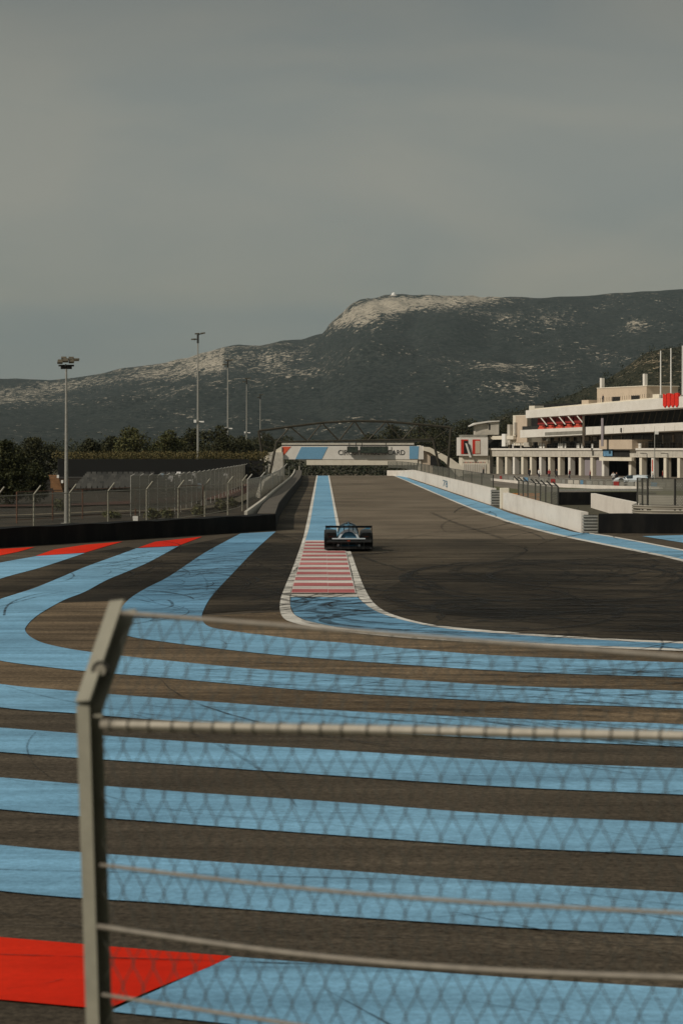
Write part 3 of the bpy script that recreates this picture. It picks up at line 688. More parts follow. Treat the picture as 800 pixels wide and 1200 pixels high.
for px, py, s, dy, lab in ((232, 392, 8.4, 494, 'tallest light mast, standing behind the grandstand fence'), (267, 423, 6.5, 502, 'second of the four slim light masts behind the stand, counted from the left'), (289, 444, 5.15, 507, 'third slim light mast from the left, right of the grandstand hedge'), (305, 463, 4.0, 512, 'farthest and shortest-looking slim mast, just left of the overhead truss')):
    x, y = pos(px, s); rt = thing('light_mast', (x, y, 0), lab, 'light mast', 'slim light masts beside the straight')
    H = HC+(VY-py)/s; mb = MB(); mb.tube((0, 0, 0), (0, 0, H*.5), .17, .13, 10); mb.tube((0, 0, H*.5), (0, 0, H), .13, .08, 10); mb.build('pole', 'galvanised', rt)
    mb = MB(); mb.tube((-.55, 0, H-.75), (0, 0, H-.6), .07, n=6); mb.tube((0, 0, H), (.8, 0, H+.15), .07, n=6); mb.tube((0, 0, H-1.2), (0, 0, H), .15, n=8); mb.build('crossarm', 'dark_steel', rt)
    for (a, b) in ((-.62, H-.72), (.7, H+.12), (-.1, H+.05)):
        mb = MB(); mb.prism([(a-.32, b-.05), (a+.32, b+.03), (a+.32, b+.17), (a-.3, b+.12)], -.25, .25); mb.build('floodlight', 'lamp_housing', rt)
    zb = HC+(VY-dy)/s
    mb = MB(); mb.box(-.55, -.2, -.3, .1, zb-.15, zb+.25); mb.build('camera_box', 'white_plastic', rt)
    mb = MB(); mb.tube((.15, 0, zb), (.75, 0, zb-.05), .08, n=6); mb.box(.4, .85, -.2, .15, zb-.12, zb+.08); mb.build('speaker', 'white_plastic', rt)

# ------------------------------------------------------------------ vegetation
def leaf_cloud(mb, centers, count, leaf, mi=0, shell=.55, flat=1.0):
    """leaf-sized faces through the volume of several ellipsoids"""
    cs = np.array([c[:3] for c in centers]); rs = np.array([c[3:6] for c in centers]); vol = rs.prod(axis=1)**.66; pick = rng.choice(len(cs), count, p=vol/vol.sum())
    d = rng.normal(size=(count, 3)); d /= np.linalg.norm(d, axis=1)[:, None]
    rad = shell+(1-shell)*rng.random(count)**.7; rad *= 1+.10*rng.normal(size=count)
    P = cs[pick]+d*rs[pick]*rad[:, None]
    n = rng.normal(size=(count, 3)); n[:, 2] = np.abs(n[:, 2])*flat+.3; n /= np.linalg.norm(n, axis=1)[:, None]
    a = np.cross(n, rng.normal(size=(count, 3))); a /= np.linalg.norm(a, axis=1)[:, None]; b = np.cross(n, a)
    sz = leaf*(.5+rng.random(count))[:, None]
    q = np.stack([P-a*sz, P-b*sz*.55, P+a*sz, P+b*sz*.55], 1).reshape(-1, 3)
    k = len(mb.v); mb.v += [tuple(v) for v in q.tolist()]; mb.f += [(k+4*i, k+4*i+1, k+4*i+2, k+4*i+3) for i in range(count)]; mb.m += [mi]*count
def tree(px, ptop, s, wpx, label, name='tree', m='leaf_dark', base=0, n=1500, leaf=.22, group=None, low=.15, cat='tree', conical=False):
    x, y = pos(px, s); H = HC+(VY-ptop)/s-base; w = wpx/s/2
    rt = thing(name, (x, y, base), label, cat, group)
    mb = MB(); th = H*.5; r0 = max(.1, H*.028)
    lean = random.uniform(-.08, .08)*H
    mb.path([(0, 0, -.2), (lean*.3, 0, th*.4), (lean*.6, .05*H, th), (lean, 0, H*.82)], [r0, r0*.75, r0*.55, r0*.15], 7)
    cents = []
    nb = 9 if not conical else 8
    for i in range(nb):
        a = random.uniform(0, 6.28); t = (i+.5)/nb; hz = H*(low+.16+(.88-low-.16)*t)
        prof = math.sin(math.pi*min(.93, .22+.72*t)) if not conical else (1.05-t)
        rr = w*.62*prof*random.uniform(.5, 1.1); cx, cy = math.cos(a)*rr, math.sin(a)*rr*.8
        br = w*random.uniform(.36, .56)*(prof*.6+.4); cents.append((cx, cy, hz, br, br, br*random.uniform(.55, .8)))
        mb.path([(lean*t, 0, hz*.6), (cx*.5, cy*.5, hz*.8), (cx, cy, hz)], [r0*.4, r0*.25, r0*.08], 5)
    cents.append((lean*.5, 0, H*(low+.45*(1-low)), w*.72, w*.6, H*(1-low)*.42))
    mb.build('trunk', 'bark', rt)
    c = MB(); leaf_cloud(c, cents, n, leaf); c.build('crown', m, rt)
    return rt
tree(8, 507, 16.5, 62, 'big dark bushy pine at the left edge', 'pine_tree', 'leaf_pine', n=17000, leaf=.085, low=0)
tree(-45, 512, 16, 90, 'dark pine just outside the left edge beside the stand', 'pine_tree', 'leaf_pine', n=12000, leaf=.09, low=0)
tree(42, 538, 15.5, 44, 'lower dark bush between the left-edge pine and the steps', 'bush', 'leaf_pine', n=7000, leaf=.08, low=0, cat='bush')
trees = [(46, 511, 9.5, 50, 'rounded tree left of the nearest light mast, beyond the hedge', 'leaf_dark'),
 (102, 512, 9.0, 34, 'low rounded tree just right of the nearest light mast', 'leaf_dark'),
 (128, 509, 8.6, 40, 'low broad tree beyond the hedge, left of the tallest tree there', 'leaf_dark'),
 (158, 498, 9.0, 54, 'tall rounded tree beyond the hedge between the first two masts', 'leaf_mid'),
 (196, 503, 8.2, 40, 'olive coloured tree beyond the hedge, left of the tallest mast', 'leaf_mid'),
 (226, 500, 8.0, 44, 'rounded tree directly behind the tallest mast', 'leaf_dark'),
 (254, 497, 8.2, 52, 'dense dark tree between the tallest and the second slim mast', 'leaf_dark'),
 (282, 510, 7.2, 40, 'lower dark tree at the foot of the third slim mast', 'leaf_dark'),
 (308, 508, 5.6, 46, 'dark tree behind the left end of the overhead truss', 'leaf_dark'),
 (335, 512, 5.0, 40, 'low dark tree behind the red corner of the bridge', 'leaf_dark')]
for px, pt, s, w, lab, mm in trees: tree(px, pt-3, s, w*1.25, lab, m=mm, n=7000, leaf=.15, low=.0, group='trees beyond the hedge')
tr2 = [(462, 496, 4.6, 44, 'dark tree behind the middle of the truss, right of the screens'), (492, 485, 4.5, 52, 'tallest dark tree behind the right half of the bridge'), (520, 489, 4.4, 48, 'dark tree behind the right end of the truss'), (545, 487, 4.3, 46, 'dark tree left of the white roof cabin'),
       (572, 492, 4.2, 46, 'dark tree right behind the white roof cabin'), (598, 486, 4.1, 44, 'dark tree behind the beige stair tower'), (430, 508, 4.4, 40, 'low dark tree above the bridge screens'), (505, 505, 4.8, 60, 'low broad dark tree behind the right bridge stairs')]
for px, pt, s, w, lab in tr2: tree(px, pt-4, s, w*1.3, lab, m='leaf_dark', n=6000, leaf=.24, low=0, group='dark trees behind the bridge', base=-2)
# hedge over the grandstand
rt = thing('hedge', (-27, 222, 1.2), 'long clipped hedge with brown top coloured lighter as if sunlit along the back of the grandstand', 'hedge')
mb = MB(); cents = []
for i in range(46):
    t = i/45; x = -27.5+t*21.5; cents.append((x, 222+random.uniform(-.4, .4), 2.15, .7, .9, 1.1))
leaf_cloud(mb, cents, 6000, .09, shell=.8); mb.build('foliage', 'leaf_dark', rt, world=True)
mb = MB(); cents = [(c[0], c[1]+.3, 3.35+.22*noise.noise(Vector((c[0]*.3, 0, 0))), .7, .8, .55) for c in cents]
leaf_cloud(mb, cents, 12000, .06, shell=.5); mb.build('lit_brown_top', 'leaf_brown_lit', rt, world=True)  # brownish top, sunlight put into its lighter leaf colour
mb = MB(); mb.box(-27.5, -6.2, 221.7, 222.5, 1.0, 2.9); mb.build('core', 'dark_interior', rt, world=True)
sc = thing('hedge_shade_sheet', (-27.5, 218, 1.2), 'black sheet added as the shaded front of the hedge, along the back of the grandstand', 'screen')  # dark sheet added to stand for the hedge's shaded front
mb = MB(); mb.box(-27, -7.5, 218, 218.08, 1.2, 3.05); mb.build('shade_sheet', 'hedge_shade', sc, world=True)
for xx in np.arange(-27, -7, 2.5):
    mb = MB(); mb.tube((xx, 218.15, 1.1), (xx, 218.15, 3.1), .04, n=5); mb.build('post', 'dark_steel', sc, world=True)
# scrub in front
for i, (px, s, h, w) in enumerate(((70, 18, .8, 1.0), (178, 20.5, .7, .9), (195, 20.3, .6, .8), (130, 20.4, .55, 1.1), (232, 19.5, .8, .8), (258, 18.2, .9, .9), (272, 17.2, .8, .7))):
    x, y = pos(px, s); rt = thing('shrub', (x, y, .1), 'small dry shrub on the earth between the fences left of the straight', 'shrub', 'dry shrubs between the left fences')
    mb = MB(); leaf_cloud(mb, [(0, 0, h*.45, w*.5, w*.5, h*.5), (w*.3, 0, h*.3, w*.3, w*.3, h*.35)], 260, .09, shell=.2); mb.build('foliage', 'leaf_mid', rt)
    mb = MB(); mb.path([(0, 0, -.1), (.03, 0, h*.5)], [.03, .01], 5); mb.build('stem', 'bark', rt)
# far-off wood filling the plain
mb = MB(); C = []
for i in range(900):
    s = random.uniform(1.2, 3.3); px = random.uniform(-500, 1400); x, y = pos(px, s)
    if s > 2.6 and px > 540: continue
    h = random.uniform(4, 8); w = random.uniform(5, 12); C.append((x, y, h*.45, w, w*.7, h*.6))
leaf_cloud(mb, C, 90000, .5, shell=.75)
tag(mb.build('distant_wood', 'wood_leaf'), 'dark band of far-off woodland on the plain below the mountain', 'woodland', kind='stuff')

# ------------------------------------------------------------------ hills
def terrain_mat(name, low, hi, rock1, rock2, sc, soft=.05):
    m = bpy.data.materials.new(name); m.use_nodes = True; n = m.node_tree; b = n.nodes['Principled BSDF']; b.inputs['Roughness'].default_value = .95; b.inputs['Specular IOR Level'].default_value = .05
    g = n.nodes.new('ShaderNodeNewGeometry'); at = n.nodes.new('ShaderNodeAttribute'); at.attribute_name = 'rock'
    def nz(scale, det=6, ro=.7, st=(1, 1, 1)):
        mm = n.nodes.new('ShaderNodeMapping'); mm.inputs['Scale'].default_value = st; n.links.new(g.outputs['Position'], mm.inputs[0])
        z = n.nodes.new('ShaderNodeTexNoise'); z.inputs['Scale'].default_value = scale; z.inputs['Detail'].default_value = det; z.inputs['Roughness'].default_value = ro; n.links.new(mm.outputs[0], z.inputs['Vector']); return z.outputs[0]
    def ramp(s, a, ca, b_, cb):
        r = n.nodes.new('ShaderNodeValToRGB'); n.links.new(s, r.inputs[0]); e = r.color_ramp.elements; e[0].position = a; e[0].color = (*ca, 1); e[1].position = b_; e[1].color = (*cb, 1); return r.outputs[0]
    def mad(s, k, c):
        q = n.nodes.new('ShaderNodeMath'); q.operation = 'MULTIPLY_ADD'; n.links.new(s, q.inputs[0]); q.inputs[1].default_value = k
        if isinstance(c, float): q.inputs[2].default_value = c
        else: n.links.new(c, q.inputs[2])
        return q.outputs[0]
    veg = ramp(nz(sc*3.2, 3, .8, (1, .6, 1.4)), .40, low, .62, hi)
    rk = ramp(nz(sc*3.0, 3, .8), .38, rock2, .6, rock1)
    v = mad(nz(sc*2.3, 3, .8, (1, .5, 1.6)), 2.9, -1.45)      # centred fine breakup
    v = mad(nz(sc*.16, 3, .6, (1, .4, 1.6)), 1.2, mad(v, 1.0, -.6))
    v = mad(at.outputs['Fac'], 1.0, v)
    mr = n.nodes.new('ShaderNodeMapRange'); mr.inputs[1].default_value = .5-soft; mr.inputs[2].default_value = .5+soft; n.links.new(v, mr.inputs[0])
    x = n.nodes.new('ShaderNodeMix'); x.data_type = 'RGBA'; n.links.new(mr.outputs[0], x.inputs[0]); n.links.new(veg, x.inputs[6]); n.links.new(rk, x.inputs[7]); n.links.new(x.outputs[2], b.inputs['Base Color'])
    M[name] = m
terrain_mat('mountain_side', (.007, .012, .011), (.044, .048, .042), (.44, .385, .30), (.20, .175, .14), .030)
terrain_mat('near_hill_side', (.010, .013, .008), (.05, .046, .028), (.30, .24, .16), (.13, .10, .065), .10)
def heightfield(name, sky, Y0, Yr, Y1, cols, rows, m, rockf, power, amp, nsc, seedz=0, z0=0):
    sx = [p[0] for p in sky]; sy = [p[1] for p in sky]
    pxs = np.linspace(sx[0], sx[-1], cols); el_ = (VY-np.interp(pxs, sx, sy))/F
    Ys = np.concatenate([np.linspace(Y0, Yr, int(rows*.85)), np.linspace(Yr, Y1, rows-int(rows*.85)+1)[1:]])
    V = []; A = []
    for Y in Ys:
        w = (Y-Y0)/(Yr-Y0)
        for px, e in zip(pxs, el_):
            X = (px-VX)/F*Y; H = e*Yr+HC
            if w <= 1: f = w**power
            else: f = max(0, 1-.8*((Y-Yr)/(Y1-Yr))**1.2)
            nn = noise.fractal(Vector((X*nsc, Y*nsc*.8, seedz)), .9, 2.1, 6)
            rid = 1-abs(noise.noise(Vector((X*nsc*.55+3, Y*nsc*.35, seedz+5))))*2
            z = z0+H*f+(nn*amp+rid*amp*.7)*H*(math.sin(math.pi*min(w, 1))**.8 if w <= 1 else 0)+noise.noise(Vector((X*nsc*14, Y*nsc*8, 2)))*H*.012*min(1, w*2)+(abs(noise.noise(Vector((X*nsc*4.5, Y*nsc*1.6, 7))))-.25)*H*.10*math.sin(math.pi*min(w, 1))**.6*(w<=1)
            py = VY-(z-HC)/Y*F; rk_ = rockf(px, py, w, nn)
            z += max(0, rk_-.15)*H*.05*noise.noise(Vector((X*nsc*22, Y*nsc*6, 4)))+max(0, rk_-.3)*H*.03*abs(noise.noise(Vector((X*nsc*48, Y*nsc*12, 6))))
            V.append((X, Y, z)); A.append(rk_)
    mb = MB(); C_ = len(pxs); mb.v = V
    mb.f = [(i*C_+j, i*C_+j+1, (i+1)*C_+j+1, (i+1)*C_+j) for i in range(len(Ys)-1) for j in range(C_-1)]; mb.m = [0]*len(mb.f)
    o = struct(mb, name, m, True); at = o.data.attributes.new('rock', 'FLOAT', 'POINT'); at.data.foreach_set('value', A); return o
sky1 = [(-900, 470), (-500, 452), (-150, 446), (0, 444), (20, 443), (60, 446), (100, 441), (150, 431), (200, 424), (240, 413), (262, 407), (280, 404), (305, 405), (330, 399), (355, 398), (368, 393), (380, 390), (384, 381), (400, 370), (412, 358), (422, 352), (440, 348.5), (462, 346), (500, 345), (540, 346.5), (600, 348), (640, 349), (700, 346), (730, 343), (760, 341), (800, 338), (950, 330), (1300, 345), (1700, 400)]
def bump1(v, c, w): return math.exp(-((v-c)/w)**2)
def rock1(px, py, w, nn):
    r = -.05+.20*nn
    # band on the left shoulder
    if px < 260: cy = 462-.115*px-.0001*px*px; r += .46*bump1(py, cy, 16)
    r += .46*bump1(py, 425+.02*(px-300), 18)*bump1(px, 285, 90)
    r += .27*bump1(py, 418, 8)*bump1(px, 350, 38) + .30*bump1(py, 436, 6)*bump1(px, 350, 45)
    # cliff of the summit
    r += .62*bump1(py, 376-.16*(px-385), 15)*bump1(px, 420, 50)+.5*bump1(py, 355, 9)*bump1(px, 500, 80)+.36*bump1(py, 372-.1*(px-385), 16)*bump1(px, 450, 40)
    r += .24*bump1(py, 375, 26)*bump1(px, 690, 120)*max(0, noise.noise(Vector((px*.03, py*.06, 3)))*2)
    r += .34*bump1(py, 384, 11)*bump1(px, 742, 14)+.32*bump1(py, 429, 5)*bump1(px, 592, 30)+.26*bump1(py, 458, 7)*bump1(px, 610, 40)+.24*bump1(py, 415, 13)*bump1(px, 700, 60)+.3*bump1(py, 349, 5)*bump1(px, 560, 40)
    return r
heightfield('mountain', sky1, 2600, 6200, 8200, 640, 190, 'mountain_side', rock1, 1.25, .050, .0011)
sky2 = [(440, 530), (520, 512), (590, 484), (640, 470), (665, 462), (690, 452), (710, 442), (728, 432), (745, 419), (757, 411), (775, 407), (800, 403), (900, 392), (1200, 380), (1500, 400)]
def rock2(px, py, w, nn): return .14+.3*nn+.25*bump1(px, 765, 30)*bump1(py, 425, 14)
heightfield('near_hill', sky2, 760, 1250, 1700, 260, 90, 'near_hill_side', rock2, 1.15, .05, .006, 9, z0=-1)
# scrub and pines on the near hill
mb = MB(); C = []
hill = bpy.data.objects['near_hill'].data.vertices
idx = rng.choice(len(hill), 3800)
for i in idx:
    c = hill[int(i)].co
    if c.x < 40 or c.z < 3: continue
    r_ = random.uniform(.9, 2.6); C.append((c.x+random.uniform(-2, 2), c.y+random.uniform(-3, 3), c.z+r_*.6, r_, r_, r_*random.uniform(.8, 1.7)))
leaf_cloud(mb, C, 60000, .5, shell=.5)
tag(mb.build('hillside_scrub', 'leaf_hill'), 'dark pine scrub covering the near hill behind the pit building', 'scrub', kind='stuff')
# summit observatory dome
x, y = (461-VX)/F*6180, 6180; zt = HC+(VY-347.5)/F*6180
rt = thing('radar_station', (x, y, zt-12), 'small pale domed radar station on the mountain summit', 'building')
mb = MB(); mb.box(-9, 9, -7, 7, 0, 16); mb.build('base', 'white_wall', rt)
mb = MB(); mb.grid([[(6.5*math.cos(a)*math.cos(t), 6.5*math.sin(a)*math.cos(t), 16+8*math.sin(t)) for a in np.linspace(0, 6.283, 17)[:-1]] for t in np.linspace(0, 1.5, 7)], closed=True); mb.build('dome', 'white_plastic', rt, smooth=True)
mb = MB(); mb.box(25, 45, -5, 5, 2, 10); mb.box(12, 25, -3, 3, 0, 8); mb.build('annex', 'cream_wall', rt)

# ------------------------------------------------------------------ grandstand
gs = thing('grandstand', (-27, 200, 0), 'terraced grandstand with rows of grey seats below the long hedge', 'grandstand')
NR = 7
mb = MB()
for r in range(NR): mb.box(-29+0*r, -9.0, 200+r*1.5, 200+(r+1)*1.5, 0, .02+r*.165)
mb.box(-29, -9, 210.5, 224, 0, 1.25)
mb.build('terrace', 'terrace_concrete', gs, world=True)
mb = MB()
for i in range(9):
    xa = (57.5+i*1.5-VX)/12.3; xb = (69+i*1.3-VX)/12.3; zz = HC-(556.5-VY+i*2.45)/12.3
    mb.box(xa, xb, 202.8-i*.35, 203.2-i*.35, zz-.17, zz)
mb.box(-25.9, -24.2, 203.3, 203.6, 0, 1.2); mb.build('staircase', 'stair_timber', gs, world=True)
for a_, b__ in ((69, 558), (74, 564), (79, 571)):
    mb = MB(); mb.box((a_-1.2-VX)/12.5, (a_+1.2-VX)/12.5, 199.4, 199.6, HC-(b__+2-VY)/12.5, HC-(b__-1.5-VY)/12.5); mb.build('step_marker', 'white_plastic', gs, world=True)
def seat_geo(mb, x, y, z, mi=0):
    mb.box(x-.2, x+.2, y, y+.38, z+.36, z+.42, mi); mb.prism([(y+.34, z+.4), (y+.42, z+.4), (y+.5, z+.82), (y+.44, z+.84)], x-.2, x+.2, mi, 'x'); mb.box(x-.03, x+.03, y+.15, y+.25, z, z+.37, mi)
spots = []
for r in range(NR):
    for c in range(27):
        x = -23.0+c*.52
        if 12 < c < 14: continue
        spots.append((x, 200.6+r*1.5, .02+r*.165, r, c))
spots.sort(key=lambda t: (t[3], -t[4]))
seat_me = {}
def seat_obj(x, y, z, mt):
    if mt not in seat_me:
        mb = MB(); seat_geo(mb, 0, 0, 0); o = mb.build('seat', mt, gs); seat_me[mt] = o.data
    else:
        o = bpy.data.objects.new('seat', seat_me[mt]); COL.objects.link(o); o.parent = gs
    o.location = (x+27, y-200, z); return o
far = MB(); cnt = 0
random.shuffle(spots)
spots.sort(key=lambda t: 0 if (t[4] > 13 and t[3] > 1) else 1)
for (x, y, z, r, c) in spots:
    if cnt < 100:
        rr_ = random.random(); mt = 'seat_white' if (rr_ < .13 and c > 13) else ('seat_blue' if rr_ < .18 and c > 13 else 'seat_grey')
        o = seat_obj(x, y, z, mt); cnt += 1
        if mt == 'seat_white': o['label'] = 'white seat'
    else: seat_geo(far, x, y, z)
fs = far.build('seat_rows', 'seat_grey', gs, world=True); fs['kind'] = 'stuff'
# white sign on the fence
mb = MB(); xx, yy_ = pos(159, 22.6); mb.box(xx-.13, xx+.13, yy_-.09, yy_-.06, .35, .62); sg = mb.build('fence_sign', 'white_plastic'); tag(sg, 'small white square sign low on the fence behind the left barrier', 'sign')
sg.parent = None

# ------------------------------------------------------------------ overhead truss
s10 = 10.0
def T10(px, py): return ((px-VX)/s10, 250.0, HC+(VY-py)/s10)
rt = thing('truss_gantry', (-6.5, 250, 0), 'dark steel truss gantry arching over the straight before the bridge', 'gantry')
topc = [(303, 505), (340, 500), (377, 495.5), (415, 493.3), (452, 494), (488, 497), (528, 501)]
botc = [(324, 518), (360, 517), (397, 516.5), (431, 516), (471, 515.3), (507, 515)]
mb = MB(); mb.path([T10(*p) for p in topc], .14, 6); mb.build('top_chord', 'truss_steel', rt, world=True)
mb = MB(); mb.path([T10(*p) for p in botc], .11, 6); mb.build('bottom_chord', 'truss_steel', rt, world=True)
tc_ = topc[1:-1]
for i, b_ in enumerate(botc):
    for t_ in (tc_[i-1] if i > 0 else None, tc_[i] if i < 5 else None):
        if t_: mb = MB(); mb.tube(T10(*b_), T10(*t_), .09, n=6); mb.build('brace', 'truss_steel', rt, world=True)
for a, b_ in (((303, 505), (324, 518)), ((528, 501), (507, 515)), ((307, 536), (319, 545)), ((526, 525), (511, 533)), ((507, 515), (526, 533)), ((305, 520), (322, 528))):
    mb = MB(); mb.tube(T10(*a), T10(*b_), .05, n=6); mb.build('brace', 'truss_steel', rt, world=True)
for a, b_ in (((303, 505), (312, 566)), ((324, 518), (314, 566)), ((528, 501), (523, 567)), ((507, 515), (519, 567))):
    mb = MB(); mb.tube(T10(*a), T10(*b_), .15, n=6); mb.build('leg', 'truss_steel', rt, world=True)
mb = MB(); mb.box(-6.9, -6.1, 249.6, 250.4, -.1, .9); mb.box(13.9, 14.8, 249.6, 250.4, -.1, .5); mb.build('footing', 'concrete_wall', rt, world=True)

# ------------------------------------------------------------------ bridge
YB = 390.0; sB = F/YB
def BX(px): return (px-VX)/sB
def BZ(py): return HC+(VY-py)/sB
rt = thing('footbridge', (BX(330), YB, -3.6), 'white footbridge over the straight with blue stripes and CIRCUIT PAUL RICARD lettering', 'bridge')
def bbox(name, m, x0, x1, y0, y1, d0=0, d1=3.0, par=None):
    mb = MB(); mb.box(BX(x0), BX(x1), YB+d0, YB+d1, BZ(y0), BZ(y1)); return mb.build(name, m, par or rt, world=True, root=rt)
bbox('deck', 'roof_white', 330, 496, 522.6, 538.3, .02, 4)
bbox('lower_beam', 'cream_wall', 359, 489, 538.4, 545, .1, 3.8)
bbox('upper_beam', 'concrete_wall', 330, 485, 519, 521.3, .3, 3.6)
bbox('shadow_gap', 'dark_steel', 331, 486, 521.4, 522.5, .5, 3.4)
bbox('top_rail', 'dark_steel', 325, 508, 516.6, 517.8, .6, .8)
for px in range(336, 488, 15): bbox('rail_post', 'dark_steel', px, px+.8, 517.8, 519, .6, .75)
def ppoly(name, m, pts, d0=-.03, d1=.015):
    mb = MB(); mb.prism([(BX(a), BZ(b_)) for a, b_ in pts], YB+d0, YB+d1); return mb.build(name, m, rt, world=True)
ppoly('red_panel', 'panel_orange', [(331.2, 523.4), (341, 523.4), (332, 534), (331.2, 534)])
ppoly('blue_panel', 'panel_blue', [(353, 523.8), (384, 523.8), (377, 538), (346, 538)])
ppoly('blue_panel', 'panel_blue', [(479.5, 522.8), (490.5, 522.8), (489.5, 537.8), (479.5, 537.8)])
def text_part(txt, size, m, loc, root, name='lettering', width=None, rz=0, thick=.02, parent=None, rx=90):
    cu = bpy.data.curves.new('lettering', 'FONT'); cu.body = txt; cu.size = size; cu.extrude = thick
    to = bpy.data.objects.new('lettering_src', cu); COL.objects.link(to); dg = bpy.context.evaluated_depsgraph_get()
    me = bpy.data.meshes.new_from_object(to.evaluated_get(dg)); COL.objects.unlink(to); bpy.data.objects.remove(to)
    xs_ = [v.co.x for v in me.vertices]; w0 = max(xs_)-min(xs_); k = (width/w0) if width else 1
    for v in me.vertices: v.co.x = (v.co.x-min(xs_))*k
    me.materials.clear(); me.materials.append(M[m])
    o = bpy.data.objects.new(name, me); COL.objects.link(o); o.parent = parent or root
    o.location = loc; o.rotation_euler = (R(rx), 0, rz); return o
L0 = LOC[rt.name]
text_part('CIRCUIT PAUL RICARD', 1.28, 'letter_dark', (BX(396)-L0[0], YB-.03-L0[1], BZ(533)-L0[2]), rt, width=(474-396)/sB)
# abutments and stairs
bbox('abutment', 'concrete_wall', 314, 331.6, 530, 575, -.7, 6)
bbox('abutment', 'cream_wall', 331, 333, 522.6, 560, .3, 5)
bbox('abutment', 'beige_wall', 493.5, 508, 528, 560, .5, 5)
bbox('abutment', 'cream_wall', 489.6, 493, 522, 560, .3, 5)
mb = MB(); mb.prism([(BX(291), BZ(548)), (BX(300), BZ(541.5)), (BX(326), BZ(525.5)), (BX(330), BZ(523)), (BX(330), BZ(530)), (BX(303), BZ(546)), (BX(303), BZ(575)), (BX(291), BZ(575))], YB-.3, YB+.4); mb.build('stair_parapet', 'cream_wall', rt, world=True)
mb = MB(); mb.prism([(BX(496), BZ(523.5)), (BX(503), BZ(524)), (BX(528), BZ(537)), (BX(543), BZ(548)), (BX(543), BZ(560)), (BX(538), BZ(560)), (BX(520), BZ(541)), (BX(503), BZ(530)), (BX(496), BZ(528))], YB-.3, YB+.4); mb.build('stair_parapet', 'cream_wall', rt, world=True)
bbox('stair_wall', 'grey_wall', 300, 314, 546, 575, -.6, 4)
bbox('under_stair', 'dark_interior', 504, 516, 534.5, 545, .1, 3)
bbox('post', 'concrete_wall', 338, 339, 546, 575, .5, 1)
bbox('post', 'concrete_wall', 350, 351, 546, 575, .5, 1)
for nm, a, b_, c, d_, lab in (('screen', 406.5, 419.5, 523.2, 530.5, 'small dark display screen hung over the bridge lettering'), ('screen', 421.5, 454.5, 523, 531.2, 'long dark display screen hung over the middle of the bridge lettering')):
    r3 = thing('display_screen', (BX(a), YB-.9, BZ(d_)), lab, 'screen')
    mb = MB(); mb.box(BX(a), BX(b_), YB-.9, YB-.5, BZ(d_), BZ(c)); mb.build('housing', 'dark_steel', r3, world=True)
    mb = MB(); mb.box(BX(a)+.15, BX(b_)-.15, YB-.93, YB-.905, BZ(d_)+.12, BZ(c)-.12); mb.build('panel', 'screen_dark', r3, world=True)
    mb = MB(); mb.tube((BX(a)+.4, YB-.7, BZ(c)), (BX(a)+.4, YB-.7, BZ(518)), .07, n=6); mb.tube((BX(b_)-.4, YB-.7, BZ(c)), (BX(b_)-.4, YB-.7, BZ(518)), .07, n=6); mb.build('hanger', 'dark_steel', r3, world=True)
# beige concrete blocks by the left wall, below the truss
mb = MB(); mb.prism([(176, -.1), (215, -.1), (246, -.1), (246, 1.25), (215, 1.25), (190, 1.1)], -5.6, -5.2, axis='x'); bb = mb.build('service_wall', 'cream_wall'); tag(bb, 'pale cream wall between the netted fence and the left concrete wall', 'wall')
# low wall and traffic beyond the crest under the bridge
mb = MB(); mb.prism([(BX(345)*.96, -2.0), (BX(462)*.96, -2.0), (BX(462)*.96, -.58), (BX(345)*.96, -.58)], 372, 372.5); lwl = mb.build('low_wall', 'concrete_wall'); tag(lwl, 'low pale wall beyond the crest, under the footbridge', 'wall')
gp_ = [(BX(330)*2.6, BX(500)*2.6)]
mb = MB()
leaf_cloud(mb, [(-16+i*2.2, 470+random.uniform(-6, 6), -1, 3, 3, 3.3) for i in range(22)], 9000, .3, shell=.5)
o = mb.build('roadside_hedge', 'leaf_hill'); tag(o, 'dark hedge seen through the opening below the footbridge', 'hedge')

# ------------------------------------------------------------------ pit building
OX, OY = 32.8, 417.0; UX, UY = .4167, -.909
RZ = math.atan2(UY, UX); ZG = -.75
def U(px, v=0): t = (px-VX)/F; return (OY*t-OX+v*(UX*t-.909))/(UX+.909*t)
def ZY(px, py, v=0):
    u = U(px, v); Y = OY+u*UY+v*UX; return HC+(VY-py)*Y/F
pb = thing('pit_building', (OX, OY, 0), 'long white two-storey pit building with open garages and sloping roof, right side', 'building', rz=RZ)
def pbox(name, m, u0, u1, v0, v1, z0, z1, par=None):
    mb = MB(); mb.box(u0, u1, v0, v1, z0, z1); return mb.build(name, m, par or pb)
UE = 130.0
cz0, cz1 = 2.65, 4.15
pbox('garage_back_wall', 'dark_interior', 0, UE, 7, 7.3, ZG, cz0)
pbox('garage_floor', 'pit_asphalt', 0, UE, .05, 7, ZG-.2, ZG+.02)
pbox('cornice', 'cream_wall', 0, UE, -.25, 8, cz0, cz1)
pbox('cornice_lip', 'roof_white', -.1, UE, -.5, -.253, cz1-.28, cz1+.06)
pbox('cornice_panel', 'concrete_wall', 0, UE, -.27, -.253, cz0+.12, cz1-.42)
pillars = [571.5, 583, 593, 602, 612, 622, 633, 643.5, 655, 667, 679.5, 693, 706.5, 738, 750.5, 764.5, 779, 795, 812, 830, 850, 872, 896]
for i, px in enumerate(pillars):
    u = U(px); w = .78
    q = pbox('pillar', 'cream_wall' if i % 3 else 'roof_white', u-w/2, u+w/2, -.1, .9, ZG, cz0)
    if i in (15, 18): pbox('red_banner', 'seat_red', u-.15, u+.15, -.14, -.103, ZG+1.0, cz0-.4, q)
